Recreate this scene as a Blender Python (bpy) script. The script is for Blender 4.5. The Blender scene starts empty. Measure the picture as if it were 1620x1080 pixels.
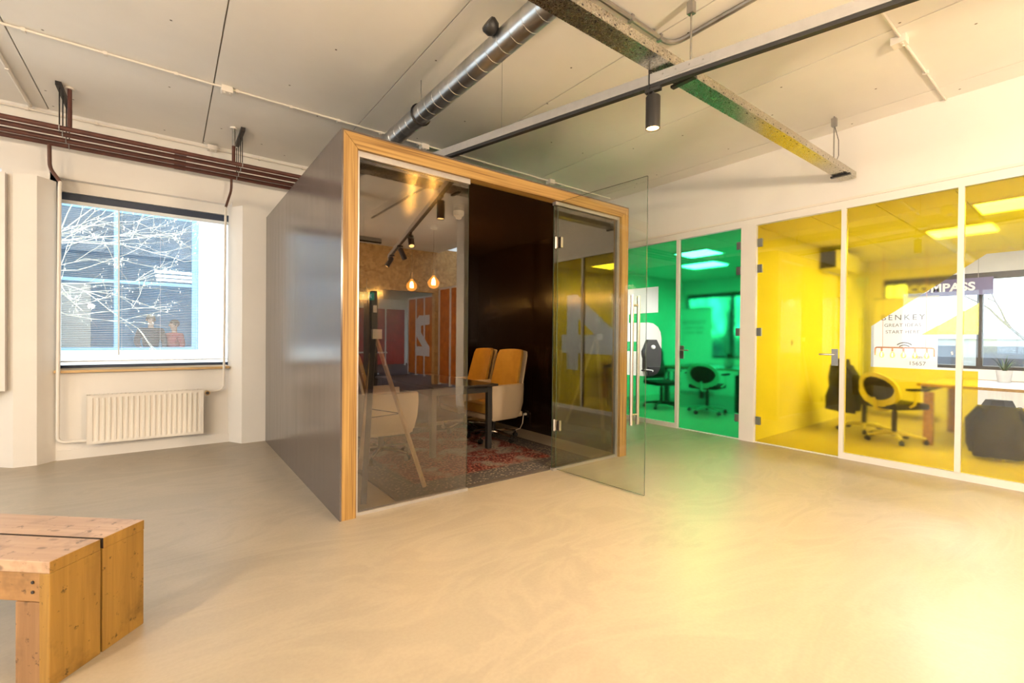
import bpy, bmesh, math, random
from mathutils import Vector, Matrix
from mathutils.geometry import delaunay_2d_cdt
random.seed(7)
SC = bpy.context.scene
COL = SC.collection
PI = math.pi
def R(a): return math.radians(a)

# ------------------------------------------------------------------ camera
cam_data = bpy.data.cameras.new('camera')
cam = bpy.data.objects.new('camera', cam_data); COL.objects.link(cam)
cam_data.sensor_width = 36.0
cam_data.lens = 717.566 / 1620 * 36.0
cam_data.clip_start = 0.02; cam_data.clip_end = 200
_yaw, _pit, _rol = R(37.18916), R(-0.44899), R(0.50528)
_f = Vector((math.sin(_yaw)*math.cos(_pit), math.cos(_yaw)*math.cos(_pit), math.sin(_pit)))
_r = Vector((math.cos(_yaw), -math.sin(_yaw), 0)); _u = _r.cross(_f)
_r2 = _r*math.cos(_rol) + _u*math.sin(_rol); _u2 = -_r*math.sin(_rol) + _u*math.cos(_rol)
cam.matrix_world = Matrix(((_r2.x, _u2.x, -_f.x, 0), (_r2.y, _u2.y, -_f.y, 0), (_r2.z, _u2.z, -_f.z, 1.25), (0, 0, 0, 1)))
SC.camera = cam

# ------------------------------------------------------------------ world, lights, exposure
W = bpy.data.worlds.new('overcast_sky'); SC.world = W; W.use_nodes = True
_bg = W.node_tree.nodes['Background']
_bg.inputs[0].default_value = (0.80, 0.91, 1.0, 1); _bg.inputs[1].default_value = 3.3
SC.view_settings.view_transform = 'Standard'; SC.view_settings.look = 'None'
SC.view_settings.gamma = 1.0; SC.view_settings.exposure = 1.0
SC.view_settings.use_curve_mapping = False
SC.cycles.max_bounces = 9; SC.cycles.diffuse_bounces = 4; SC.cycles.glossy_bounces = 5
SC.cycles.transmission_bounces = 8; SC.cycles.transparent_max_bounces = 32
SC.cycles.sample_clamp_indirect = 6.0; SC.cycles.caustics_reflective = False; SC.cycles.caustics_refractive = True
SC.cycles.use_denoising = True; SC.cycles.adaptive_threshold = .03
WARM = (1.0, 0.70, 0.40)
SPOT_W = 80.0

def portal(name, loc, rot, sx, sy):
    l = bpy.data.lights.new(name, 'AREA'); l.shape = 'RECTANGLE'; l.size = sx; l.size_y = sy
    l.cycles.is_portal = True
    o = bpy.data.objects.new(name, l); o.location = loc; o.rotation_euler = rot; COL.objects.link(o)
portal('window_portal', (-0.16, 6.66, 1.8), (R(-90), 0, 0), 1.6, 1.9)
portal('window_portal', (-3.0, 6.66, 1.8), (R(-90), 0, 0), 3.4, 1.9)
portal('window_portal', (10.12, 1.2, 1.6), (0, R(90), 0), 1.6, 2.8)
portal('window_portal', (10.12, 4.6, 1.6), (0, R(90), 0), 1.6, 3.0)
portal('window_portal', (-7.1, 0.5, 1.8), (0, R(-90), 0), 2.0, 7.0)

# ------------------------------------------------------------------ materials
def nt(m): return m.node_tree.nodes, m.node_tree.links
def base_mat(name):
    m = bpy.data.materials.new(name); m.use_nodes = True
    return m, m.node_tree.nodes['Principled BSDF']
def coords(m, scale=(1, 1, 1), kind='Object', rot=(0, 0, 0)):
    N, L = nt(m)
    t = N.new('ShaderNodeTexCoord'); mp = N.new('ShaderNodeMapping')
    mp.inputs['Scale'].default_value = scale; mp.inputs['Rotation'].default_value = rot
    L.new(t.outputs[kind], mp.inputs[0]); return mp.outputs[0]
def noise(m, vec, scale, detail=4, rough=.55, dist=0.0):
    N, L = nt(m); n = N.new('ShaderNodeTexNoise'); n.inputs['Scale'].default_value = scale
    n.inputs['Detail'].default_value = detail; n.inputs['Roughness'].default_value = rough
    n.inputs['Distortion'].default_value = dist; L.new(vec, n.inputs['Vector']); return n.outputs['Fac']
def ramp(m, fac, stops, interp='LINEAR'):
    N, L = nt(m); r = N.new('ShaderNodeValToRGB'); r.color_ramp.interpolation = interp
    e = r.color_ramp.elements
    while len(e) < len(stops): e.new(0.5)
    for el, (p, c) in zip(e, stops):
        el.position = p; el.color = (*c, 1) if len(c) == 3 else c
    L.new(fac, r.inputs[0]); return r.outputs[0]
def mixc(m, fac, a, b, mode='MIX'):
    N, L = nt(m); x = N.new('ShaderNodeMix'); x.data_type = 'RGBA'; x.blend_type = mode
    for s, v in ((x.inputs[0], fac), (x.inputs[6], a), (x.inputs[7], b)):
        if hasattr(v, 'links'): L.new(v, s)
        elif isinstance(v, (int, float)): s.default_value = v
        else: s.default_value = (*v, 1)
    return x.outputs[2]
def bump(m, b, h, strength, dist=.01):
    N, L = nt(m); n = N.new('ShaderNodeBump'); n.inputs['Strength'].default_value = strength
    n.inputs['Distance'].default_value = dist; L.new(h, n.inputs['Height']); L.new(n.outputs[0], b.inputs['Normal'])
def scl(c, k): return tuple(max(0, min(1, v*k)) for v in c)
def mat(name, color, rough=.5, metal=0.0, var=.06, scale=6.0, stretch=(1, 1, 1), bmp=0.0, bscale=40.0, spec=.5, coat=0.0, rvar=0.0):
    m, b = base_mat(name); v = coords(m, stretch)
    f = noise(m, v, scale)
    m.node_tree.links.new(ramp(m, f, [(.3, scl(color, 1-var)), (.7, scl(color, 1+var))]), b.inputs['Base Color'])
    b.inputs['Roughness'].default_value = rough; b.inputs['Metallic'].default_value = metal
    b.inputs['Specular IOR Level'].default_value = spec
    if coat: b.inputs['Coat Weight'].default_value = coat; b.inputs['Coat Roughness'].default_value = .05
    if rvar:
        N, L = nt(m); mr = N.new('ShaderNodeMapRange'); L.new(f, mr.inputs[0])
        mr.inputs[3].default_value = rough-rvar; mr.inputs[4].default_value = rough+rvar; L.new(mr.outputs[0], b.inputs['Roughness'])
    if bmp: bump(m, b, noise(m, v, bscale), bmp)
    return m
def emit(name, color, strength):
    m = bpy.data.materials.new(name); m.use_nodes = True; N, L = nt(m)
    N.remove(N['Principled BSDF']); e = N.new('ShaderNodeEmission')
    v = coords(m); f = noise(m, v, 8.0)
    L.new(ramp(m, f, [(.3, scl(color, .97)), (.7, color)]), e.inputs[0]); e.inputs[1].default_value = strength
    L.new(e.outputs[0], N['Material Output'].inputs[0]); return m
def glass(name, tint, ior=1.5, rough=0.0, spread=0.0, srough=.12):
    """thin sheet glass: clear (or tinted) transmission with a Fresnel mirror reflection; spread = share of light the film scatters"""
    m = bpy.data.materials.new(name); m.use_nodes = True; N, L = nt(m); N.remove(N['Principled BSDF'])
    t = N.new('ShaderNodeBsdfTransparent'); v = coords(m); f = noise(m, v, 3.0)
    c = ramp(m, f, [(.3, scl(tint, .985)), (.7, tint)]); L.new(c, t.inputs[0])
    through = t.outputs[0]
    if spread:
        rf = N.new('ShaderNodeBsdfRefraction'); rf.inputs['IOR'].default_value = 1.25; rf.inputs['Roughness'].default_value = srough
        L.new(c, rf.inputs[0]); mx = N.new('ShaderNodeMixShader'); mx.inputs[0].default_value = spread
        L.new(t.outputs[0], mx.inputs[1]); L.new(rf.outputs[0], mx.inputs[2]); through = mx.outputs[0]
    g = N.new('ShaderNodeBsdfGlossy'); g.inputs['Roughness'].default_value = rough
    fr = N.new('ShaderNodeFresnel'); ge = N.new('ShaderNodeNewGeometry'); mr = N.new('ShaderNodeMapRange')   # same mirror strength from both sides
    mr.inputs[3].default_value = ior; mr.inputs[4].default_value = 1/ior; L.new(ge.outputs['Backfacing'], mr.inputs[0]); L.new(mr.outputs[0], fr.inputs[0])
    mx = N.new('ShaderNodeMixShader'); L.new(fr.outputs[0], mx.inputs[0]); L.new(through, mx.inputs[1]); L.new(g.outputs[0], mx.inputs[2])
    L.new(mx.outputs[0], N['Material Output'].inputs[0]); return m

M = {}
def floor_mat():
    m, b = base_mat('poured_floor'); N, L = nt(m)
    v = coords(m, (1, 1, 1)); big = noise(m, v, .55, 3, .5, .6)
    v2 = coords(m, (1.0, 2.2, 1), rot=(0, 0, .6)); sw = noise(m, v2, .75, 4, .55, 2.6)
    c = ramp(m, big, [(.3, (.335, .288, .218)), (.7, (.405, .35, .268))])
    streak = ramp(m, sw, [(.42, (0, 0, 0)), (.52, (.8, .8, .8)), (.60, (0, 0, 0))])
    c2 = mixc(m, .20, c, (.58, .49, .36)); 
    c3 = mixc(m, streak, c, c2)
    fine = noise(m, v, 60, 3); c4 = mixc(m, .05, c3, ramp(m, fine, [(.4, (.4, .34, .27)), (.6, (.7, .6, .5))]))
    L.new(c4, b.inputs['Base Color'])
    L.new(ramp(m, sw, [(.25, (.38,)*3), (.75, (.46,)*3)]), b.inputs['Roughness'])
    b.inputs['Specular IOR Level'].default_value = .40
    b.inputs['Coat Weight'].default_value = .14; b.inputs['Coat Roughness'].default_value = .26
    return m
M['floor'] = floor_mat()
M['white'] = mat('white_paint', (.80, .775, .74), .55, var=.02, scale=2.5, bmp=.05, bscale=90)
M['ceil'] = mat('ceiling_paint', (.86, .83, .785), .6, var=.03, scale=1.5, bmp=.08, bscale=30)
def _specks(m):   # old anchor holes in the slabs
    N, L = nt(m); b = N['Principled BSDF']; src = b.inputs['Base Color'].links[0].from_socket
    vo = N.new('ShaderNodeTexVoronoi'); vo.voronoi_dimensions = '2D'; vo.inputs['Scale'].default_value = 1.3; L.new(coords(m), vo.inputs['Vector'])
    L.new(mixc(m, ramp(m, vo.outputs['Distance'], [(.007, (1, 1, 1)), (.013, (0, 0, 0))]), src, (.10, .075, .05)), b.inputs['Base Color'])
_specks(M['ceil'])
M['gap'] = mat('seam_joint', (.45, .40, .34), .8)  # ceiling backing colour, shows in the panel joints
M['frame_white'] = mat('white_lacquer', (.80, .77, .74), .35, var=.015)
M['rad'] = mat('radiator_enamel', (.80, .76, .70), .35, var=.015)
M['redpipe'] = mat('red_lead_paint', (.095, .028, .019), .45, var=.25, scale=9, bmp=.05)
M['brownpipe'] = mat('dark_brown_paint', (.11, .05, .035), .4, var=.2, scale=9)
M['steel'] = mat('dull_steel', (.42, .41, .40), .35, 1.0, var=.1, scale=12)
M['darkmetal'] = mat('dark_metal', (.045, .04, .04), .4, .6, var=.1)
M['chrome'] = mat('chrome', (.72, .70, .68), .12, 1.0, var=.03)
M['brushed'] = mat('brushed_steel', (.62, .58, .53), .25, 1.0, var=.06, scale=30, stretch=(1, 1, .05))
def duct_mat():
    m, b = base_mat('spiral_zinc'); N, L = nt(m); v = coords(m)
    f = noise(m, v, 7, 3); L.new(ramp(m, f, [(.3, (.40, .42, .44)), (.7, (.58, .59, .60))]), b.inputs['Base Color'])
    b.inputs['Metallic'].default_value = 1; b.inputs['Roughness'].default_value = .30; return m
M['zinc'] = duct_mat()
def tray_mat():
    m, b = base_mat('speckled_galvanised_steel'); N, L = nt(m); v = coords(m, (1, 1, 1))
    f = noise(m, v, 90, 3, .65); c = ramp(m, f, [(.36, (.16, .14, .10)), (.46, (.50, .47, .40)), (.62, (.62, .59, .52))])
    L.new(c, b.inputs['Base Color']); b.inputs['Metallic'].default_value = 1.0
    L.new(ramp(m, f, [(.4, (.36,)*3), (.6, (.20,)*3)]), b.inputs['Roughness']); return m
M['tray'] = tray_mat()
M['alu'] = mat('track_aluminium', (.50, .49, .48), .38, .7, var=.05, scale=20, stretch=(1, .1, 1))
M['black'] = mat('black_powder_coat', (.022, .021, .021), .45, var=.1)
M['blacktop'] = mat('black_table_laminate', (.018, .014, .012), .28, var=.1)
def pheno(name, c0, c1, rough, ridge=0.0, rs=(.6, 45, 1)):
    m, b = base_mat(name); N, L = nt(m); v = coords(m, (2.0, 2.0, .12)); f = noise(m, v, 6, 2, .5)
    L.new(ramp(m, f, [(.3, c0), (.7, c1)]), b.inputs['Base Color'])
    L.new(ramp(m, f, [(.3, (rough-.02,)*3), (.7, (rough+.03,)*3)]), b.inputs['Roughness'])
    b.inputs['Specular IOR Level'].default_value = .8
    if ridge: bump(m, b, noise(m, coords(m, rs), 1.0, 3, .6), ridge, .01)
    return m
M['pod_out'] = pheno('brown_film_faced_ply', (.088, .068, .060), (.094, .073, .064), .20)
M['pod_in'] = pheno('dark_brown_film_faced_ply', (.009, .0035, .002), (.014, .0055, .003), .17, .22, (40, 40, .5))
M['pod_ceil'] = pheno('brushed_brown_ply', (.030, .016, .010), (.038, .020, .012), .22, .35)
def wood(name, c0, c1, axis=2, fine=1.0, knots=False, rough=.5):
    m, b = base_mat(name); N, L = nt(m)
    s = [14*fine, 14*fine, 14*fine]; s[axis] = .7
    v = coords(m, tuple(s)); f = noise(m, v, 1.6, 5, .62, .5)
    c = ramp(m, f, [(.30, c0), (.5, tuple((a+bb)/2 for a, bb in zip(c0, c1))), (.68, c1)])
    if knots:
        s2 = [11, 11, 11]; s2[axis] = 5.5; v2 = coords(m, tuple(s2)); vo = N.new('ShaderNodeTexVoronoi'); vo.inputs['Scale'].default_value = 1.0
        L.new(v2, vo.inputs['Vector'])
        k = ramp(m, vo.outputs['Distance'], [(.0, (.9, .9, .9)), (.10, (.65,)*3), (.15, (0, 0, 0))])
        c = mixc(m, k, c, scl(c0, .35))
        v3 = coords(m, (1, 1, 1)); st = noise(m, v3, 5, 4, .7)
        c = mixc(m, ramp(m, st, [(.52, (0, 0, 0)), (.68, (.7,)*3)]), c, scl(c0, .62))
        dk = noise(m, coords(m, (1, 1, 1)), 26, 3, .7); c = mixc(m, ramp(m, dk, [(.62, (0, 0, 0)), (.70, (.85,)*3)]), c, scl(c0, .3))
    L.new(c, b.inputs['Base Color']); b.inputs['Roughness'].default_value = rough
    bump(m, b, f, .15, .004); return m
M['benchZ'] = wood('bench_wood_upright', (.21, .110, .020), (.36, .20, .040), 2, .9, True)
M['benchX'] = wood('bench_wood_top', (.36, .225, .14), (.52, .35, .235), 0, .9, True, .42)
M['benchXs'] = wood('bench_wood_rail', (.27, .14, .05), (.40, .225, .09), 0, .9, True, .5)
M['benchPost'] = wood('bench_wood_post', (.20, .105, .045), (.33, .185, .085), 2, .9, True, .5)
M['easelwood'] = wood('easel_beech', (.40, .27, .15), (.56, .40, .25), 2, 1.2)
M['sillwood'] = wood('sill_varnish', (.52, .33, .14), (.66, .46, .22), 0, .7)
M['deskedge'] = wood('desk_oak', (.30, .16, .05), (.48, .28, .10), 1, 1.0)
def ply(name, axis):
    m, b = base_mat(name); N, L = nt(m); s = [60.0, 60.0, 60.0]; s[axis] = .8
    f = noise(m, coords(m, tuple(s)), 1.0, 3, .6); s2 = [170.0, 170.0, 170.0]; s2[axis] = 1.5; g = noise(m, coords(m, tuple(s2)), 1.0, 2, .5)
    c = ramp(m, f, [(.34, (.17, .085, .020)), (.45, (.33, .185, .050)), (.62, (.46, .285, .090))])
    c = mixc(m, ramp(m, g, [(.62, (0, 0, 0)), (.70, (.75,)*3)]), c, (.11, .052, .014))
    L.new(c, b.inputs['Base Color']); b.inputs['Roughness'].default_value = .5; bump(m, b, f, .12, .003); return m
M['plyZ'] = ply('plywood_edge_upright', 2); M['plyX'] = ply('plywood_edge_across', 0)
def osb():
    m, b = base_mat('osb_board'); N, L = nt(m)
    v = coords(m, (1, 1, 1)); vo = N.new('ShaderNodeTexVoronoi'); vo.inputs['Scale'].default_value = 14
    d = noise(m, v, 9, 3, .6, 3.0); L.new(v, vo.inputs['Vector'])
    c = ramp(m, vo.outputs['Color'], [(.2, (.42, .20, .06)), (.5, (.62, .34, .11)), (.8, (.74, .46, .18))])
    c = mixc(m, .5, c, ramp(m, d, [(.35, (.36, .17, .05)), (.65, (.74, .44, .16))])); L.new(c, b.inputs['Base Color'])
    b.inputs['Roughness'].default_value = .5; return m
M['osb'] = osb()
def rugmat():
    m, b = base_mat('patterned_rug'); N, L = nt(m); v = coords(m, (1, 1, 1), 'Generated')
    def math_(op, a, bb=None):
        n = N.new('ShaderNodeMath'); n.operation = op
        for s, x in ((n.inputs[0], a), (n.inputs[1], bb)):
            if x is None: continue
            if hasattr(x, 'links'): L.new(x, s)
            else: s.default_value = x
        return n.outputs[0]
    ob = coords(m, (1, 1, 1))
    vo = N.new('ShaderNodeTexVoronoi'); vo.inputs['Scale'].default_value = 2.1; vo.inputs['Randomness'].default_value = .55; L.new(ob, vo.inputs['Vector'])
    rings = math_('SINE', math_('MULTIPLY', vo.outputs['Distance'], 75.0))
    vo2 = N.new('ShaderNodeTexVoronoi'); vo2.inputs['Scale'].default_value = 34; L.new(ob, vo2.inputs['Vector'])
    fl = ramp(m, vo2.outputs['Distance'], [(.25, (1, 1, 1)), (.5, (0, 0, 0))])
    blob = noise(m, ob, 2.6, 3, .6); 
    red = mixc(m, ramp(m, rings, [(.35, (0, 0, 0)), (.6, (1, 1, 1))]), (.07, .006, .006), (.20, .020, .015))
    red = mixc(m, fl, red, (.36, .17, .12))
    pale = mixc(m, fl, (.27, .21, .15), (.04, .036, .04))
    pale = mixc(m, ramp(m, noise(m, ob, 24, 4), [(.45, (0, 0, 0)), (.55, (1, 1, 1))]), pale, (.22, .18, .15))
    field = mixc(m, ramp(m, blob, [(.50, (1, 1, 1)), (.58, (0, 0, 0))]), pale, red)
    sx = N.new('ShaderNodeSeparateXYZ'); L.new(v, sx.inputs[0])
    ex = math_('MINIMUM', sx.outputs[0], math_('SUBTRACT', 1.0, sx.outputs[0])); ey = math_('MINIMUM', sx.outputs[1], math_('SUBTRACT', 1.0, sx.outputs[1]))
    e = math_('MINIMUM', ex, ey)
    bd = mixc(m, fl, (.055, .05, .05), (.30, .24, .17))
    bd = mixc(m, ramp(m, noise(m, ob, 30, 3), [(.48, (0, 0, 0)), (.54, (1, 1, 1))]), bd, (.07, .062, .06))
    c = mixc(m, ramp(m, e, [(.12, (1, 1, 1)), (.14, (0, 0, 0))]), field, bd)
    c = mixc(m, ramp(m, e, [(.018, (1, 1, 1)), (.022, (0, 0, 0))]), c, (.075, .06, .05))
    L.new(c, b.inputs['Base Color']); b.inputs['Roughness'].default_value = .95
    bump(m, b, vo2.outputs['Distance'], .3, .005); return m
M['rug'] = rugmat()
M['carpet'] = mat('purple_carpet', (.055, .035, .045), .95, var=.25, scale=60, bmp=.3, bscale=200)
M['tan'] = mat('tan_leather', (.50, .285, .05), .42, var=.08, scale=10, bmp=.06, bscale=150)
M['cream'] = mat('cream_leather', (.56, .46, .335), .42, var=.04, scale=8, bmp=.05, bscale=150)
M['rubber'] = mat('black_rubber', (.015, .015, .015), .6)
M['fabric'] = mat('black_fabric', (.020, .020, .021), .9, var=.2, scale=60, bmp=.2, bscale=200)
M['plastic_w'] = mat('white_plastic', (.74, .72, .70), .35, var=.02)
M['plastic_c'] = mat('cream_plastic', (.78, .73, .66), .4, var=.02)
M['clear'] = glass('clear_glass', (.975, .985, .975), 1.5)
M['podglass'] = glass('smoked_reflective_glass', (.77, .745, .70), 1.95)
M['doorglass'] = glass('door_glass', (.955, .975, .94), 1.5)
M['edge'] = mat('cut_glass_edge', (.035, .06, .045), .2, var=.1)
M['yfilm'] = glass('yellow_film', (1.0, .86, .15), 1.2, .15, 1.0, .14)
M['gfilm'] = glass('green_film', (.13, .80, .42), 1.2, .15, 1.0, .14)
M['ofilm'] = mat('orange_panel', (.62, .16, .02), .25, var=.25, scale=5)
M['rfilm'] = mat('red_panel', (.42, .02, .015), .25, var=.25, scale=3)
M['opal'] = emit('panel_lamp', (1.0, .97, .93), 40.0)
M['striplamp'] = emit('strip_lamp', (.85, .95, 1.0), 5.0)
M['filament'] = emit('filament', (1.0, .62, .20), 60.0)
M['bulbglass'] = glass('amber_bulb_glass', (1.0, .84, .50), 1.45)
def _glow(m, c, s):   # coated bulb glass glows softly itself
    N, L = nt(m); o = N['Material Output']; src = o.inputs[0].links[0].from_socket; e = N.new('ShaderNodeEmission'); e.inputs[0].default_value = (*c, 1); e.inputs[1].default_value = s
    a = N.new('ShaderNodeAddShader'); L.new(src, a.inputs[0]); L.new(e.outputs[0], a.inputs[1]); L.new(a.outputs[0], o.inputs[0])
_glow(M['bulbglass'], (1.0, .40, .05), .42)
M['spotlens'] = emit('spot_lens', (1.0, .60, .20), 7.0)
M['globe'] = glass('opal_globe', (.95, .93, .88), 1.3)
M['navy'] = mat('navy_frame', (.030, .045, .085), .35)
M['exit'] = emit('exit_green', (.0, .55, .32), .7)
M['exitw'] = emit('exit_white', (1, 1, 1), 1.0)
M['text_w'] = mat('white_vinyl', (.82, .82, .82), .5, var=.01)
M['text_k'] = mat('grey_vinyl', (.10, .10, .10), .5, var=.05)
M['facade'] = mat('white_render', (.82, .82, .80), .8, var=.03, scale=1)
M['bluewall'] = mat('blue_paint', (.10, .34, .60), .6, var=.1, scale=2)
M['blueframe'] = mat('blue_window_frame', (.16, .30, .48), .5)
M['bark'] = mat('pale_bark', (.58, .55, .46), .8, var=.15)
M['bark_d'] = mat('dark_bark', (.12, .10, .09), .9, var=.2)
M['bud'] = mat('pale_blossom', (.82, .80, .72), .7)
M['grass'] = mat('lawn', (.12, .17, .06), .95, var=.3, scale=3)
M['paving'] = mat('courtyard_paving', (.55, .54, .52), .85, var=.08, scale=2)
M['leaf'] = mat('plant_leaf', (.035, .075, .025), .5, var=.3)
M['soil'] = mat('soil', (.05, .035, .025), .9)
M['copper'] = mat('copper_pipe', (.62, .28, .15), .3, 1.0)
M['skin'] = mat('skin', (.52, .34, .26), .55, var=.04)
M['hair'] = mat('brown_hair', (.09, .055, .035), .6)
M['jacket'] = mat('dark_jacket', (.06, .055, .065), .8)
M['redshirt'] = mat('red_cardigan', (.36, .06, .07), .8)
M['trouser'] = mat('dark_trousers', (.04, .045, .06), .85)
M['purple'] = mat('violet_sign_board', (.11, .09, .20), .5)
M['banner'] = mat('banner_cloth', (.78, .77, .76), .6, var=.01)
M['slat'] = mat('blind_slat', (.74, .78, .82), .45, var=.02)
M['shade_grime'] = mat('joint_shade_grime', (.035, .022, .014), .9)  # bench joint: dirt plus the narrow gap's shade put into the colour
M['stone'] = mat('grey_cladding', (.30, .30, .31), .7, var=.1)

# ------------------------------------------------------------------ mesh helpers
class MB:
    def __init__(s): s.bm = bmesh.new()
    def box(s, x0, x1, y0, y1, z0, z1, bev=0.0, mi=0):
        g = bmesh.ops.create_cube(s.bm, size=1.0); vs = g['verts']
        for v in vs: v.co = Vector((x0+(v.co.x+.5)*(x1-x0), y0+(v.co.y+.5)*(y1-y0), z0+(v.co.z+.5)*(z1-z0)))
        fs = {f for v in vs for f in v.link_faces}
        for f in fs: f.material_index = mi
        if bev:
            es = list({e for v in vs for e in v.link_edges})
            bmesh.ops.bevel(s.bm, geom=es, offset=bev, segments=2, affect='EDGES', profile=.6)
        return s
    def obox(s, c, ax, hx, hy, hz):
        """box with half sizes along the axes of ax (3x3 Matrix)"""
        g = bmesh.ops.create_cube(s.bm, size=2.0)
        for v in g['verts']: v.co = Vector(c) + ax @ Vector((v.co.x*hx, v.co.y*hy, v.co.z*hz))
        return s
    def ring(s, c, t, up, r, seg):
        t = t.normalized(); a = up - t*up.dot(t)
        if a.length < 1e-5: a = Vector((1, 0, 0)) - t*t.x
        a.normalize(); b = t.cross(a)
        return [s.bm.verts.new(c + (a*math.cos(2*PI*k/seg) + b*math.sin(2*PI*k/seg))*r) for k in range(seg)]
    def skin(s, A, B):
        n = len(A)
        for k in range(n): s.bm.faces.new((A[k], A[(k+1) % n], B[(k+1) % n], B[k]))
    def tube(s, pts, r, seg=10, cap=True):
        P = [Vector(p) for p in pts]; n = len(P); rr = r if isinstance(r, (list, tuple)) else [r]*n
        prev = None; up = Vector((0.123, .3, 1)); first = None
        for i in range(n):
            t = (P[min(i+1, n-1)] - P[max(i-1, 0)])
            k = s.ring(P[i], t, up, rr[i], seg)
            if prev: s.skin(prev, k)
            else: first = k
            prev = k
        if cap: s.bm.faces.new(list(reversed(first))); s.bm.faces.new(prev)
        return s
    def cyl(s, a, b, r, r2=None, seg=14): return s.tube([a, b], [r, r if r2 is None else r2], seg)
    def lathe(s, prof, c=(0, 0, 0), seg=20, cap=True):
        c = Vector(c); prev = None; first = None
        for (r, z) in prof:
            k = [s.bm.verts.new(c + Vector((max(r, 1e-4)*math.cos(2*PI*i/seg), max(r, 1e-4)*math.sin(2*PI*i/seg), z))) for i in range(seg)]
            if prev: s.skin(prev, k)
            else: first = k
            prev = k
        if cap: s.bm.faces.new(list(reversed(first))); s.bm.faces.new(prev)
        return s
    def prism(s, poly, fn, a, b):
        """poly: list of (u,v); fn(u,v,w)->point; extruded from w=a to w=b"""
        A = [s.bm.verts.new(fn(u, v, a)) for u, v in poly]; B = [s.bm.verts.new(fn(u, v, b)) for u, v in poly]
        s.skin(A, B); s.bm.faces.new(list(reversed(A))); s.bm.faces.new(B); return s
    def loft(s, rings, cap=True):
        K = [[s.bm.verts.new(Vector(p)) for p in r] for r in rings]
        for a, b in zip(K, K[1:]): s.skin(a, b)
        if cap: s.bm.faces.new(list(reversed(K[0]))); s.bm.faces.new(K[-1])
        return s
    def sphere(s, c, r, u=16, v=10, sc=(1, 1, 1)):
        g = bmesh.ops.create_uvsphere(s.bm, u_segments=u, v_segments=v, radius=1.0)
        for q in g['verts']: q.co = Vector(c) + Vector((q.co.x*r*sc[0], q.co.y*r*sc[1], q.co.z*r*sc[2]))
        return s
    def build(s, name, m, parent=None, smooth=False, loc=None, rot=None):
        bmesh.ops.recalc_face_normals(s.bm, faces=s.bm.faces)
        me = bpy.data.meshes.new(name); s.bm.to_mesh(me); s.bm.free()
        return mobj(name, me, m, parent, smooth, loc, rot)
def mobj(name, me, m, parent=None, smooth=False, loc=None, rot=None):
    for k in (m if isinstance(m, (list, tuple)) else [m]): me.materials.append(M[k] if isinstance(k, str) else k)
    if smooth:
        for p in me.polygons: p.use_smooth = True
        try: me.set_sharp_from_angle(angle=R(40))
        except Exception: pass
    o = bpy.data.objects.new(name, me); COL.objects.link(o)
    if parent: o.parent = parent
    if loc is not None: o.location = loc
    if rot is not None: o.rotation_euler = rot
    return o
def tag(o, label=None, cat=None, group=None, kind=None):
    if label: o['label'] = label
    if cat: o['category'] = cat
    if group: o['group'] = group
    if kind: o['kind'] = kind
    return o
def empty(name, loc=(0, 0, 0), rz=0.0):
    o = bpy.data.objects.new(name, None); o.empty_display_size = .1; COL.objects.link(o)
    o.location = loc; o.rotation_euler = (0, 0, rz); return o
def struct(o, label=None): o['kind'] = 'structure'; o['label'] = label or o.name; return o
def dup(o, parent=None):
    c = o.copy(); COL.objects.link(c); c.parent = parent
    for ch in list(o.children): dup(ch, c)
    return c
def bx(name, m, parent, *a, bev=0.0): return MB().box(*a, bev=bev).build(name, m, parent)
def text_obj(name, body, size, m, parent, matrix, extrude=.002, align='CENTER', bold=0.0, sx=1.0, space=1.0):
    cu = bpy.data.curves.new(name, 'FONT'); cu.body = body; cu.size = size; cu.extrude = extrude; cu.align_x = align
    cu.offset = bold; cu.space_character = space
    t = bpy.data.objects.new(name, cu); COL.objects.link(t)
    dg = bpy.context.evaluated_depsgraph_get(); me = bpy.data.meshes.new_from_object(t.evaluated_get(dg))
    bpy.data.objects.remove(t); bpy.data.curves.remove(cu)
    o = mobj(name, me, m, parent); o.matrix_local = matrix @ Matrix.Diagonal((sx, 1, 1, 1)); return o

# ================================================================== SETTING
XR = 5.716; ZC = 3.49; XB = 10.0
struct(bx('floor', 'floor', None, -7.0, XB+.1, -3.55, 6.6, -.1, 0), 'glossy poured beige resin floor with trowel swirls')
struct(bx('floor_carpet', 'carpet', None, -7.0, XB, -14.0, -3.55, -.1, 0.004), 'dark purple carpet floor of the far area')
ceil = struct(bx('ceiling', 'gap', None, -7.0, XR+.05, -4.6, 6.6, ZC+.03, ZC+.12), 'white painted concrete slab ceiling with straight seams')
seams = [-7.3, -6.05, -4.775, -3.5, -2.225, -.952, .32, 1.60, 2.872, 4.145, 5.42, 6.1]
for a, b in zip(seams, seams[1:]):
    a2, b2 = max(a, -7.0)+.005, min(b, XR+.02)-.005
    bx('panel', 'ceil', ceil, a2, b2, -4.5, 6.46, ZC, ZC+.03)

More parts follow.
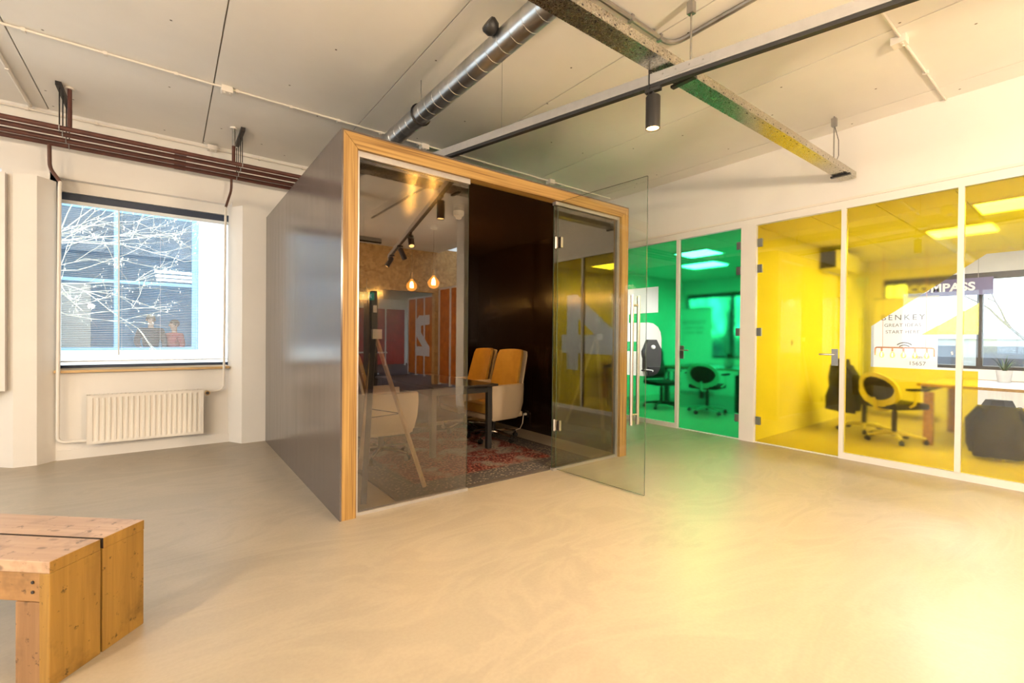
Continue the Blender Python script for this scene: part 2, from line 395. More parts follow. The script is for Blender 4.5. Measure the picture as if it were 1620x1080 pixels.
# ---- window wall
wb = struct(bx('wall_back', 'white', None, -7.0, XB, 6.44, 6.60, 2.83, ZC+.1), 'white plastered wall above the windows')
bx('parapet', 'white', wb, -.90, .60, 6.27, 6.60, 0, .865)
bx('parapet', 'white', wb, -7.0, -1.24, 6.27, 6.60, 0, .74)
bx('pier', 'white', wb, -1.24, -.90, 6.27, 6.60, 0, 2.83); bx('pier', 'white', wb, .60, XB, 6.27, 6.60, 0, 2.83)
bx('window_head', 'white', wb, -.90, .60, 6.52, 6.60, 2.715, 2.83)
def pillar(name, xs, y, y2, h, label):
    (a, b, c, d) = xs
    poly = [(a, y2), (b, y), (c, y), (d, y2)]
    o = MB().prism(poly, lambda u, v, w: Vector((u, v, w)), 0, h).build(name, 'white'); return struct(o, label)
pillar('trim_1', (-1.27, -1.145, -.99, -.875), 6.15, 6.275, 2.745, 'white chamfered pillar left of the window')
pillar('trim_2', (.565, .683, 1.4, 1.5), 6.065, 6.275, 2.75, 'white chamfered pillar between window and brown pod')
struct(bx('baseboard_back', 'white', None, -.87, .575, 6.255, 6.27, 0, .10), 'white skirting board under the radiator')
bx('reveal', 'white', wb, -.92, -.90, 6.27, 6.6, .865, 2.83)
win = struct(empty('window_1', (0, 6.56, .87)), 'large window with navy blue frame above the radiator')
def wpart(name, m, *a, bev=0.0, parent=win, off=(0, 6.56, .87)):
    x0, x1, y0, y1, z0, z1 = a
    return bx(name, m, parent, x0-off[0], x1-off[0], y0-off[1], y1-off[1], z0-off[2], z1-off[2], bev=bev)
wpart('window_frame', 'navy', -.915, .605, 6.55, 6.60, 2.635, 2.712); wpart('window_frame', 'navy', -.915, .605, 6.55, 6.60, .885, .925)
wpart('window_frame', 'frame_white', -.915, -.885, 6.55, 6.60, .925, 2.635); wpart('window_frame', 'frame_white', .585, .605, 6.55, 6.60, .925, 2.635)
wpart('glass_pane', 'clear', -.885, .585, 6.57, 6.578, .925, 2.635)
wpart('window_sill', 'sillwood', -.885, .575, 6.205, 6.55, .865, .893, bev=.004)
# left window, boxed casing
w2 = struct(empty('window_2', (-2.9, 6.4, .74)), 'white boxed window casing at the left edge')
def w2p(n, m, *a): return wpart(n, m, *a, parent=w2, off=(-2.9, 6.4, .74))
w2p('casing', 'frame_white', -1.30, -1.19, 6.12, 6.26, .72, 2.725); w2p('casing', 'frame_white', -4.7, -1.30, 6.12, 6.60, .68, .76)
w2p('casing', 'frame_white', -4.7, -1.30, 6.12, 6.60, 2.66, 2.735); w2p('casing', 'frame_white', -4.8, -4.7, 6.12, 6.60, .68, 2.735)
w2p('window_frame', 'frame_white', -3.03, -2.97, 6.52, 6.58, .76, 2.66); w2p('glass_pane', 'clear', -4.7, -3.03, 6.55, 6.558, .76, 2.66); w2p('glass_pane', 'clear', -2.97, -1.30, 6.55, 6.558, .76, 2.66)
bx('pier', 'white', wb, -7.0, -4.8, 6.27, 6.6, .74, 2.83); 

# ---- left wall with windows (behind the photographer's left)
wl = struct(bx('wall_left', 'white', None, -7.12, -7.0, -14, 6.6, 0, .8), 'white left wall of the hall with windows')
bx('wall_band', 'white', wl, -7.12, -7.0, -14, 6.6, 2.75, 3.6); bx('pier', 'white', wl, -7.12, -7.0, 4.0, 6.6, .8, 2.75); bx('pier', 'white', wl, -7.12, -7.0, -14, -3.0, .8, 2.75)
w5 = struct(empty('window_5', (-7.06, .5, .8)), 'row of tall windows in the left wall')
for k in range(5): bx('window_frame', 'frame_white', w5, -.04, .04, -3.5+1.75*k-.03, -3.5+1.75*k+.03, 0, 1.95)
for k in range(4): bx('glass_pane', 'clear', w5, -.004, .004, -3.47+1.75*k, -1.78+1.75*k, 0, 1.95)

# ---- right wall: header, frames, glass offices
wr = struct(bx('wall_right', 'white', None, XR, XR+.1, -3.2, 6.44, 2.68, ZC+.03), 'white wall above the coloured glass offices')
bx('ledge_strip', 'plastic_c', wr, XR-.018, XR, -3.2, 6.27, 2.735, 2.76)
bx('pier', 'white', wr, XR, XR+.1, -3.2, -.30, 0, 2.68); bx('pier', 'white', wr, XR, XR+.1, 5.62, 6.27, 0, 2.68)
struct(bx('trim_3', 'frame_white', None, XR-.012, XR+.09, 2.62, 2.80, 0, 2.65), 'white post between the green and yellow offices')
struct(bx('trim_4', 'frame_white', None, XR-.012, XR+.06, 1.70, 1.74, 0, 2.65), 'white upright between the yellow door and yellow pane')
struct(bx('trim_5', 'frame_white', None, XR-.012, XR+.06, .805, .845, .06, 2.65), 'white mullion crossing the large cut-out numeral')
struct(bx('trim_6', 'frame_white', None, XR-.012, XR+.06, 3.665, 3.705, 0, 2.65), 'white upright between the green door and green pane')
struct(bx('trim_7', 'frame_white', None, XR-.012, XR+.06, 4.60, 4.64, .06, 2.65), 'white mullion of the green pane beside the pod')
struct(bx('trim_8', 'frame_white', None, XR-.012, XR+.06, -.30, 1.70, 0, .065), 'white bottom rail of the yellow panes')
struct(bx('trim_9', 'frame_white', None, XR-.012, XR+.06, 3.705, 5.62, 0, .065), 'white bottom rail of the green panes')
struct(bx('trim_10', 'frame_white', None, XR-.012, XR+.09, -.30, 5.62, 2.65, 2.68), 'white head rail over the coloured glass fronts')
struct(bx('trim_11', 'frame_white', None, XR+.005, XR+.03, 1.74, 2.62, 0, .010), 'thin pale threshold line under the yellow door')
struct(bx('trim_12', 'frame_white', None, XR+.005, XR+.03, 2.80, 3.665, 0, .010), 'thin pale threshold line under the green door')

def inside(p, poly):
    x, y = p; c = False; n = len(poly)
    for i in range(n):
        x1, y1 = poly[i]; x2, y2 = poly[(i+1) % n]
        if (y1 > y) != (y2 > y) and x < (x2-x1)*(y-y1)/(y2-y1)+x1: c = not c
    return c
FOUR = [(1.48, 1.403), (1.48, .988), (.705, .988), (.705, .695), (.42, .695), (.42, .988), (.29, .988), (.29, 1.316), (.42, 1.316), (.42, 2.027), (.665, 2.027)]
FOURH = [(1.09, 1.316), (.705, 1.316), (.705, 1.60)]
FIVE = [(4.02, 2.025), (4.02, 1.645), (4.55, 1.638), (4.55, 1.5), (4.2, 1.5), (4.10, 1.483), (4.02, 1.43), (3.975, 1.355), (3.958, 1.26), (3.958, .93), (3.975, .82), (4.02, .745), (4.09, .705), (4.18, .69),
        (4.75, .69), (4.75, 1.06), (4.38, 1.06), (4.38, 1.21), (4.78, 1.21), (4.78, 2.025)]
def film(name, m, parent, rect, cut=None, hole=None, x=XR+.027, th=.0012):
    y0, y1, z0, z1 = rect
    pts, edges = [], []
    for poly in ([(y0, z0), (y1, z0), (y1, z1), (y0, z1)], cut, hole):
        if not poly: continue
        b = len(pts); pts += [Vector(p) for p in poly]; edges += [(b+i, b+(i+1) % len(poly)) for i in range(len(poly))]
    V, E_, F_, *_ = delaunay_2d_cdt(pts, edges, [], 0, 1e-5)
    mb = MB(); front = [mb.bm.verts.new(Vector((x, p.x, p.y))) for p in V]; back = [mb.bm.verts.new(Vector((x+th, p.x, p.y))) for p in V]
    cnt = {}; keep = []
    for f in F_:
        c = sum((V[i] for i in f), Vector((0, 0)))/len(f)
        if not (y0 < c.x < y1 and z0 < c.y < z1): continue
        if cut and inside(c, cut) and not (hole and inside(c, hole)): continue
        keep.append(f)
    for f in keep:
        f = list(f); mb.bm.faces.new([front[i] for i in f]); mb.bm.faces.new([back[i] for i in reversed(f)])
        for a, b in zip(f, f[1:]+f[:1]): cnt[(a, b)] = 1
    for (a, b) in cnt:
        if (b, a) not in cnt: mb.bm.faces.new((front[a], back[a], back[b], front[b]))
    for v in list(mb.bm.verts):
        if not v.link_faces: mb.bm.verts.remove(v)
    return mb.build(name, m, parent)
def pane(name, y0, y1, z0, z1, fm, label, cut=None, hole=None):
    w = struct(empty(name, (XR+.02, (y0+y1)/2, z0)), label)
    g = bx('glass_pane', 'clear', w, -.005, .005, (y0-y1)/2, (y1-y0)/2, 0, z1-z0)
    f = film('film', fm, w, (y0, y1, z0, z1), cut, hole); f.location = (-(XR+.02), -(y0+y1)/2, -z0)
    return w
pane('window_6', .845, 1.70, .065, 2.65, 'yfilm', 'yellow glass pane with the left half of a cut-out 4', FOUR, FOURH)
pane('window_7', -.26, .805, .065, 2.65, 'yfilm', 'yellow glass pane with the stem of a cut-out 4', FOUR, FOURH)
pane('window_8', 3.705, 4.60, .065, 2.65, 'gfilm', 'green glass pane with a cut-out 5', FIVE)
pane('window_9', 4.64, 5.62, .065, 2.65, 'gfilm', 'green glass pane hidden mostly behind the pod', FIVE)
d2 = pane('door_2', 1.745, 2.615, .012, 2.645, 'yfilm', 'yellow glass door with steel lever handle')
d1 = pane('door_1', 2.805, 3.66, .012, 2.645, 'gfilm', 'green glass door with steel lever handle')
def furn(d, yc, hy, hs, ky, kd):
    for z in (2.435, 2.12, 1.35, .27):
        h = MB().box(-.018, .012, hy-.028, hy+.028, z-.062, z+.036, bev=.002).build('hinge', 'steel', d); h.location = (0, -yc, 0)
    k = MB().box(-.016, -.004, ky-.03, ky+.03, .97, 1.15, bev=.002).build('lock_plate', 'steel', d); k.location = (0, -yc, 0)
    h = MB().tube([(-.004, ky, 1.09), (-.05, ky, 1.09), (-.06, ky+.015*kd, 1.09), (-.06, ky+.13*kd, 1.09)], .009, 10).build('lever_handle', 'brushed', d, True); h.location = (0, -yc, 0)
furn(d2, (1.745+2.615)/2, 2.58, 1, 1.79, 1)
furn(d1, (2.805+3.66)/2, 2.835, 1, 3.615, -1)

# ---- office shells behind the glass
wp = struct(bx('wall_partition', 'white', None, XR+.09, XB, 2.66, 2.76, 0, 2.75), 'white wall between the two coloured offices')
bx('corner_duct', 'white', wp, 8.6, 8.85, 2.56, 2.66, 1.95, 2.65)
struct(bx('wall_office', 'white', None, XR+.1, XB, -.40, -.30, 0, 2.75), 'white side wall of the yellow office')
wo = struct(bx('wall_far', 'white', None, XB, XB+.1, -.4, 6.4, 0, .83), 'white window wall at the back of the offices')
bx('wall_band', 'white', wo, XB, XB+.1, -.4, 6.4, 2.32, 2.75)
for a, b in ((2.42, 2.95), (-.4, -.15), (6.2, 6.4)): bx('pier', 'white', wo, XB, XB+.1, a, b, .83, 2.32)
for nme, ya, yb, lab, cuts in (('window_3', -.15, 2.42, 'office window with dark frame behind the yellow glass', (.55, 1.22)), ('window_4', 2.95, 6.2, 'office window with dark frame behind the green glass', (3.9, 5.1))):
    w = struct(empty(nme, (XB+.05, ya, .83)), lab); n = yb-ya
    bx('window_frame', 'darkmetal', w, -.04, .04, 0, n, 1.39, 1.49); bx('window_frame', 'darkmetal', w, -.04, .04, 0, n, 0, .05)
    ed = [0.0]+[c-ya for c in cuts]+[n]
    for e in ed: bx('window_frame', 'darkmetal', w, -.04, .04, max(0, e-.035), min(n, e+.035), .05, 1.39)
    for a, b in zip(ed, ed[1:]): bx('glass_pane', 'clear', w, -.004, .004, a+.035, b-.035, .05, 1.39)
def office_ceiling(name, y0, y1, label, skip):
    c = struct(bx(name, 'gap', None, XR+.1, XB, y0, y1, 2.675, 2.75), label); nx = 7; ny = max(1, round((y1-y0)/.6))
    dx = (XB-XR-.1)/nx; dy = (y1-y0)/ny; proto = None
    for i in range(nx):
        for j in range(ny):
            cx, cy = XR+.1+dx*(i+.5), y0+dy*(j+.5)
            if proto is None:
                o = proto = bx('ceiling_tile', 'ceil', c, -dx/2+.005, dx/2-.005, -dy/2+.005, dy/2-.005, 0, .02)
            else: o = proto.copy(); COL.objects.link(o)
            o.location = (cx, cy, 2.655)
office_ceiling('ceiling_office_1', -.30, 2.66, 'white tile ceiling of the yellow office', ())
office_ceiling('ceiling_office_2', 2.76, 6.27, 'white tile ceiling of the green office', ())
def panel_lamp(x0, x1, y0, y1, label, group, w=55):
    t = tag(empty('ceiling_panel_lamp', ((x0+x1)/2, (y0+y1)/2, 2.655)), label, 'ceiling lamp', group); hx, hy = (x1-x0)/2, (y1-y0)/2
    f = MB(); f.box(-hx-.02, -hx, -hy-.02, hy+.02, -.02, 0); f.box(hx, hx+.02, -hy-.02, hy+.02, -.02, 0); f.box(-hx, hx, -hy-.02, -hy, -.02, 0); f.box(-hx, hx, hy, hy+.02, -.02, 0)
    f.build('lamp_frame', 'frame_white', t); bx('diffuser', 'opal', t, -hx, hx, -hy, hy, -.014, -.004)
panel_lamp(7.65, 8.22, .85, 1.42, 'glowing ceiling panel deep in the yellow office', 'office ceiling panels')
panel_lamp(6.49, 7.06, .28, .85, 'glowing ceiling panel at the right edge of the yellow office', 'office ceiling panels')
panel_lamp(6.58, 7.10, 3.76, 4.32, 'upper glowing ceiling panel in the green office', 'office ceiling panels')
panel_lamp(7.72, 8.25, 4.27, 4.95, 'lower glowing ceiling panel in the green office', 'office ceiling panels')

# ================================================================== MEETING POD
PX0, PX1, PY0, PY1, PZ = .925, 3.922, 3.124, 6.05, 2.65
IX0, IX1, IZ = 1.035, 3.812, 2.535
pod = tag(empty('meeting_pod', (PX0, PY0, 0)), 'brown panelled meeting pod with plywood frame and glass front', 'meeting pod')
def pp(name, m, *a, bev=0.0, parent=pod):
    x0, x1, y0, y1, z0, z1 = a
    return bx(name, m, parent, x0-PX0, x1-PX0, y0-PY0, y1-PY0, z0, z1, bev=bev)
pp('side_panel', 'pod_out', PX0, PX0+.012, PY0, PY1, 0, PZ-.0125)
pp('inner_panel', 'pod_in', PX0+.013, PX0+.035, PY0+.12, PY1-.03, 0, IZ)
pp('side_panel', 'pod_out', PX1-.006, PX1, PY0, PY1, 0, PZ-.0125)
for a, b in ((PY0+.12, 4.663), (4.667, PY1-.03)): pp('inner_panel', 'pod_in', PX1-.03, PX1-.013, a, b, 0, IZ)
pp('back_panel', 'pod_in', PX0+.013, PX1-.013, PY1-.03, PY1, 0, IZ)
pp('roof_panel', 'pod_out', PX0, PX1, PY0, PY1, PZ-.012, PZ)
pp('pod_ceiling', 'pod_ceil', PX0+.013, PX1-.013, PY0+.10, PY1, IZ, IZ+.02)
# plywood edge frame with mitred corners
def fr(poly, m): MB().prism(poly, lambda u, v, w: Vector((u-PX0, w-PY0, v)), PY0, PY0+.11).build('frame_member', m, pod)
e = .0012; q0, q1, qz = PX0+.0125, PX1-.0065, PZ-.0125
fr([(q0, 0), (IX0, 0), (IX0, IZ-e), (q0, qz-e)], 'plyZ'); fr([(q1, 0), (q1, qz-e), (IX1, IZ-e), (IX1, 0)], 'plyZ')
fr([(q0+e, qz), (IX0+e, IZ), (IX1-e, IZ), (q1-e, qz)], 'plyX')
# aluminium channels
pp('glass_channel', 'alu', IX0, IX0+.02, PY0+.03, PY0+.075, 0, IZ); pp('glass_channel', 'alu', IX1-.02, IX1, PY0+.03, PY0+.075, 0, IZ)
pp('glass_channel', 'alu', IX0+.02, 1.955, PY0+.03, PY0+.075, 0, .022); pp('glass_channel', 'alu', IX0+.02, 1.955, PY0+.03, PY0+.075, IZ-.04, IZ)
pp('glass_channel', 'alu', 2.895, IX1-.02, PY0+.03, PY0+.075, 0, .022); pp('glass_channel', 'alu', 2.895, IX1-.02, PY0+.03, PY0+.075, IZ-.03, IZ)
def gpane(name, m, x0, x1, y0, y1, z0, z1, parent, thin='y'):
    mb = MB().box(x0, x1, y0, y1, z0, z1)
    for f in mb.bm.faces:
        f.normal_update(); f.material_index = 0 if abs(getattr(f.normal, thin)) > .5 else 1
    return mb.build(name, [m, 'edge'], parent)
YG = PY0+.05
gpane('glass_pane', 'podglass', IX0+.02-PX0, 1.955-PX0, YG-PY0, YG+.01-PY0, .022, IZ-.04, pod)
gpane('glass_pane', 'podglass', 2.895-PX0, IX1-.02-PX0, YG-PY0, YG+.01-PY0, .022, IZ-.03, pod)
# glass door, open towards the viewer
door = empty('glass_door', (2.932-PX0, YG-PY0-.01, 0), math.atan2(2.197-3.164, 3.007-2.932)); door.parent = pod
DL = .955
gpane('door_leaf', 'doorglass', 0.0, DL, -.005, .005, .012, 2.535, door)
for s in (-1, 1): 
    hb = MB().cyl((DL-.10, s*.045, .56), (DL-.10, s*.045, 1.60), .014, seg=14).cyl((DL-.10, 0, .64), (DL-.10, s*.045, .64), .009).cyl((DL-.10, 0, 1.52), (DL-.10, s*.045, 1.52), .009)
    hb.build('handle_bar', 'brushed', door, True)
for z in (2.15, .43):
    h = MB().box(-.045, .055, -.014, .014, z-.05, z+.05, bev=.003); h.cyl((-.006, -.02, z-.055), (-.006, -.02, z+.055), .010, seg=10); h.build('hinge', 'brushed', door)
# wall socket and its lead
so = tag(empty('wall_socket', (PX1-.031, 4.78, .22)), 'dark wall socket low on the pod\'s dark inner wall', 'socket')
MB().box(-.012, 0, -.04, .04, -.045, .045, bev=.003).build('face_plate', 'darkmetal', so)
MB().tube([(-.014, 0, 0), (-.05, 0, 0), (-.06, 0, -.01), (-.07, .005, -.12), (-.10, .02, -.19), (-.18, .05, -.212), (-.40, .10, -.213), (-.62, .2, -.213)], [.018, .016, .006, .006, .006, .006, .006, .006], 8).build('power_lead', 'plastic_c', so, True)
# rug
rug = tag(bx('patterned_rug', 'rug', None, 1.385, 3.50, 3.20, 5.70, 0, .012), 'red and cream oriental rug on the pod floor', 'rug')
rug.data.transform(Matrix.Translation((-2.44, -4.45, 0))); rug.location = (2.44, 4.45, 0)
# table
tb = tag(empty('meeting_table', (2.52, 4.90, .012)), 'black rectangular meeting table on the rug in the pod', 'table')
bx('table_top', 'blacktop', tb, -.40, .40, -.81, .81, .705, .73, bev=.004)
for sx in (-1, 1):
    bx('apron', 'black', tb, sx*.345-.02, sx*.345+.02, -.72, .72, .63, .705)
    for sy in (-1, 1): bx('leg', 'black', tb, sx*.345-.027, sx*.345+.027, sy*.70-.027, sy*.70+.027, 0, .705, bev=.003)
for sy in (-1, 1): bx('apron', 'black', tb, -.32, .32, sy*.70-.02, sy*.70+.02, .63, .705)
# conference chairs (local +x = facing)
def star_base(t, r, m, mw='rubber', zc=.34):
    MB().cyl((0, 0, .07), (0, 0, zc), .028).cyl((0, 0, .16), (0, 0, zc+.04), .018).build('gas_column', 'darkmetal', t, True)
    for k in range(5):
        a = 2*PI*k/5+.35; d = Vector((math.cos(a), math.sin(a), 0))
        MB().tube([Vector((0, 0, .10)), d*.12+Vector((0, 0, .10)), d*r+Vector((0, 0, .075))], [.026, .022, .014], 8).build('base_arm', m, t, True)
        c = d*r; n = Vector((-d.y, d.x, 0))
        MB().cyl(c+n*-.022+Vector((0, 0, .028)), c+n*.022+Vector((0, 0, .028)), .027, seg=12).cyl(c+Vector((0, 0, .03)), c+Vector((0, 0, .07)), .009).build('castor', mw, t, True)
def conf_chair(loc, rz, label, first=[None]):
    if first[0] is None:
        t = empty('conference_chair'); first[0] = t
        star_base(t, .31, 'chrome')
        # bucket shell: U in plan, front open
        def U(k, off):
            w, d, rr = .30-off, .30-off, .16-off*.6
            pts = [(.28, w)]; pts += [(-.10, w)]
            for a in range(0, 91, 15): pts.append((-d+rr-rr*math.sin(R(a))-.02, w-rr+rr*math.cos(R(a))))
            q = pts + [(x, -y) for x, y in reversed(pts)]; return q
        n = len(U(0, 0)); rings = []
        for z, k, fx in ((.27, .80, .78), (.33, .90, .90), (.45, .98, .98), (.60, 1.0, 1.02), (.685, 1.0, 1.0)):
            rings.append([(x*(fx if x > 0 else k), y*k, z) for x, y in U(0, 0)] + [(x*(fx if x > 0 else k), y*k, z+(.004 if z > .65 else 0)) for x, y in reversed(U(0, .045))])
        MB().loft(rings).build('arm_shell', 'cream', t, True)
        MB().box(-.26, .25, -.255, .255, .28, .345, bev=.02).build('shell_base', 'cream', t, True)
        MB().box(-.22, .27, -.245, .245, .35, .465, bev=.03).build('seat_cushion', 'tan', t, True)
        def back(off0, off1, name, m, wd, z0, z1, bulge):
            rings = []; N_ = 10
            for i in range(N_+1):
                u = i/N_; z = z0+(z1-z0)*u; w = wd*(1-.10*u**2); x = -.20-.14*u-.03*u*u
                if u > .93: w *= .93
                row = []; 
                for j in range(9):
                    s = -1+2*j/8; row.append((x+off1+bulge*s*s-(.012 if abs(s) == 1 else 0), s*w, z - (.018*s*s if u > .9 else 0)))
                for j in range(8, -1, -1):
                    s = -1+2*j/8; row.append((x+off0+bulge*s*s+(.012 if abs(s) == 1 else 0), s*w, z - (.018*s*s if u > .9 else 0)))
                rings.append(row)
            MB().loft(rings).build(name, m, t, True)
        back(-.055, -.005, 'back_shell', 'cream', .26, .40, 1.085, .045)
        back(-.004, .055, 'back_cushion', 'tan', .235, .42, 1.10, .045)
    else: t = dup(first[0])
    t.location = loc; t.rotation_euler = (0, 0, rz); return tag(t, label, 'chair', 'chairs around the pod table')
conf_chair((3.18, 4.56, .012), R(187), 'tan and cream swivel chair nearest the pod doorway, far side of table')
conf_chair((3.18, 5.22, .012), R(178), 'tan and cream swivel chair left of the one by the doorway')
conf_chair((1.74, 4.50, .012), R(-4), 'cream shelled swivel chair behind the easel, near side of table')
conf_chair((1.74, 5.22, .012), R(3), 'cream shelled swivel chair at the far left of the pod table')
# pendant bulbs
def pendant(x, y, z, label):
    t = tag(empty('pendant_bulb', (x, y, z)), label, 'pendant lamp', 'bare bulbs over the pod table')
    MB().cyl((0, 0, .16), (0, 0, IZ-z), .0035, seg=6).cyl((0, 0, IZ-z-.02), (0, 0, IZ-z), .04, seg=16).build('cord', 'black', t)
    MB().lathe([(.012, .17), (.020, .165), (.021, .115), (.017, .105), (.017, .085)], seg=14).build('lamp_socket', 'darkmetal', t, True)
    b = MB().lathe([(.015, .090), (.018, .075), (.036, .055), (.060, .028), (.070, 0), (.065, -.028), (.048, -.052), (.022, -.066), (.003, -.069)], seg=20).build('bulb', 'bulbglass', t, True)
    for k in range(6):
        a = 2*PI*k/6; MB().tube([(.008*math.cos(a), .008*math.sin(a), .05), (.020*math.cos(a), .020*math.sin(a), .028), (.020*math.cos(a), .020*math.sin(a), -.025)], .0022, 5).build('filament', 'filament', b)
    l = bpy.data.lights.new('bulb_light', 'POINT'); l.energy = 12; l.color = (1, .58, .20); l.shadow_soft_size = .03
    o = bpy.data.objects.new('bulb_light', l); COL.objects.link(o); o.parent = t; o.location = (0, 0, -.005)
pendant(2.48, 5.40, 1.905, 'amber filament bulb, lower left of the pair in the pod')
pendant(2.48, 4.80, 1.888, 'amber filament bulb, right of the pair in the pod')
sd = tag(empty('smoke_detector', (2.36, 4.03, IZ)), 'white smoke detector under the pod ceiling', 'smoke detector')
MB().lathe([(.055, 0), (.055, -.03), (.050, -.045)], seg=20).build('housing', 'plastic_w', sd, True); MB().lathe([(.034, -.045), (.030, -.075), (.012, -.082)], seg=16).build('sensor', 'plastic_w', sd, True)
# tripod easel
ea = tag(empty('tripod_easel', (1.38, 3.72, .012)), 'wooden tripod easel with dark post behind the left glass', 'easel')
top = Vector((0.0, .02, 1.28))
for p in ((.317, -.306), (-.226, -.401), (.05, .50)):
    a = Vector((p[0], p[1], 0)); d = (top-a).normalized(); ax = Vector((-d.y, d.x, 0)).normalized(); az = d.cross(ax)
    m3 = Matrix((ax, az, d)).transposed(); MB().obox((a+top)/2+Vector((0, 0, .0)), m3, .020, .011, (top-a).length/2).build('leg', 'black' if p[0] < -.1 else 'easelwood', ea)
bx('centre_post', 'black', ea, -.03, .015, -.01, .045, 1.10, 1.62); bx('clamp_bracket', 'plastic_w', ea, -.035, .045, -.045, -.012, 1.22, 1.30); bx('top_clip', 'steel', ea, -.02, .01, -.02, -.01, 1.44, 1.50)
for a, b in (((.17, -.15), (-.12, -.20)), ((.17, -.15), (.03, .28)), ((-.12, -.20), (.03, .28))):
    MB().cyl((*a, .60), (*b, .60), .004, seg=6).build('spreader', 'darkmetal', ea)

# ================================================================== BENCH
bd = Vector((-.745, .667, 0)).normalized()      # long axis away from the visible end
ba = math.atan2(-bd.y, -bd.x)                   # local +x points to the visible end
bn = tag(empty('wooden_bench', (-.204, 2.378, 0), ba), 'low knotty pine bench of thick planks in the left foreground', 'bench')
BW, BH, BL = .187, .45, 1.7
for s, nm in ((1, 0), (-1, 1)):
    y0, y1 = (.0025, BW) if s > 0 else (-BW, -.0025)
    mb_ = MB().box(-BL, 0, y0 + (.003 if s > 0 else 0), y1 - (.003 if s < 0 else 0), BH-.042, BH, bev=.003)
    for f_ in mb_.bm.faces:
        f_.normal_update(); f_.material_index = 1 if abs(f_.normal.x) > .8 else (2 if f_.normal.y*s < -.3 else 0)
    mb_.build('seat_plank', ['benchX', 'benchZ', 'shade_grime'], bn)  # inner joint faces take the painted shade and dirt colour
    for xa, xb in ((-.042, -.001), (-BL+.001, -BL+.042)): bx('end_plank', 'benchZ', bn, xa, xb, y0+.001, y1-.001, 0, BH-.0425, bev=.003)
for y in (-BW+.03, BW-.035):
    bx('apron', 'benchXs', bn, -BL+.043, -.043, y-.02, y+.02, BH-.15, BH-.043, bev=.002)
    for xa, xb in ((-.14, -.0435), (-BL+.0435, -BL+.14)): bx('inner_post', 'benchPost', bn, xa, xb, y-.024, y+.022, 0, BH-.151, bev=.002)
for y in (-BW+.008,):
    for z in (.37, .335): MB().cyl((-.075, -BW+.0085, z), (-.075, -BW+.006, z), .006, seg=8).build('screw_head', 'darkmetal', bn)

# ================================================================== RADIATOR AND PIPES
def radiator(name, x0, x1, y, z0, z1, label, th=.075, nrib=20):
    t = tag(empty(name, ((x0+x1)/2, y, z0)), label, 'radiator'); w = (x1-x0); h = z1-z0; hw = w/2
    mb = MB(); prof = []; m_ = .028; p = (w-2*m_)/nrib
    for i in range(nrib):
        b = -hw+m_+i*p; prof += [(b, 0), (b+p*.30, 0), (b+p*.42, .011), (b+p*.88, .011)]
    prof = [(-hw, 0)] + prof + [(hw-m_, 0), (hw, 0)]
    zs = [(0, 0), (.028, 0), (.045, 1), (h-.045, 1), (h-.028, 0), (h, 0)]
    G = [[mb.bm.verts.new((x, d*k, z)) for x, d in prof] for z, k in zs]
    for a, b in zip(G, G[1:]):
        for i in range(len(a)-1): mb.bm.faces.new((a[i], a[i+1], b[i+1], b[i]))
    mb.build('front_panel', 'rad', t, True)
    bx('side_cover', 'rad', t, -hw-.004, -hw, -.002, th, .0, h+.004); bx('side_cover', 'rad', t, hw, hw+.004, -.002, th, .0, h+.004)
    g = MB(); g.box(-hw, hw, 0, .012, h-.002, h+.004); g.box(-hw, hw, th-.012, th, h-.002, h+.004)
    for k in range(28): xx = -hw+(k+.5)*w/28; g.box(xx-.004, xx+.004, .012, th-.012, h-.002, h+.003)
    g.build('top_grille', 'rad', t); bx('back_panel', 'rad', t, -hw, hw, th-.006, th, .02, h-.02)
    for s in (-.6, .6): bx('wall_bracket', 'rad', t, s*hw-.02, s*hw+.02, th, th+.07, .08, h-.08)
    return t
rd = radiator('panel_radiator', -.639, .316, 6.125, .152, .640, 'white ribbed panel radiator under the blue-framed window')
pipes = [(5.72, 'front'), (5.885, 'second'), (6.07, 'third'), (6.235, 'rear')]
pl = ['top in the picture', 'second from top', 'third from top', 'lowest in the picture']
for (y, _), s in zip(pipes, pl):
    o = MB().cyl((-6.9, 0, 0), (XR-.1, 0, 0), .022, seg=12)
    for x in (-2.2, .1, 2.4): o.cyl((x-.05, 0, 0), (x+.05, 0, 0), .025, seg=12)
    o = o.build('heating_pipe', 'redpipe', None, True, (0, y, 3.10)); tag(o, 'long rust-red heating pipe below the ceiling, '+s, 'pipe', 'red heating pipes')
def arc_path(pts, r=.05, n=5):
    P = [Vector(p) for p in pts]; out = [P[0]]
    for a, b, c in zip(P, P[1:], P[2:]):
        d1, d2_ = (a-b).normalized(), (c-b).normalized(); rr = min(r, (a-b).length*.45, (c-b).length*.45)
        for k in range(n+1):
            u = k/n; out.append((b+d1*rr)*(1-u)**2 + b*2*u*(1-u) + (b+d2_*rr)*u*u)
    return out+[P[-1]]
dl = tag(empty('riser_pipe', (-.915, 6.2, 0)), 'drop pipe left of the window, brown above and white below', 'pipe')
MB().tube([p-Vector((-.915, 6.2, 0)) for p in arc_path([(-.92, 6.235, 3.10), (-.917, 6.235, 2.86), (-.84, 6.20, 2.73)])], .016).build('upper_section', 'brownpipe', dl, True)
MB().tube([p-Vector((-.915, 6.2, 0)) for p in arc_path([(-.84, 6.20, 2.735), (-.842, 6.19, 2.66), (-.855, 6.19, .19), (-.64, 6.18, .185)], .06)], .0155).build('lower_section', 'rad', dl, True)
dr = tag(empty('riser_pipe', (.588, 6.2, 0)), 'drop pipe right of the window, feeding the radiator valve', 'pipe')
MB().tube([p-Vector((.588, 6.2, 0)) for p in arc_path([(.588, 6.235, 3.10), (.588, 6.235, 2.95), (.529, 6.20, 2.73)])], .013).build('upper_section', 'brownpipe', dr, True)
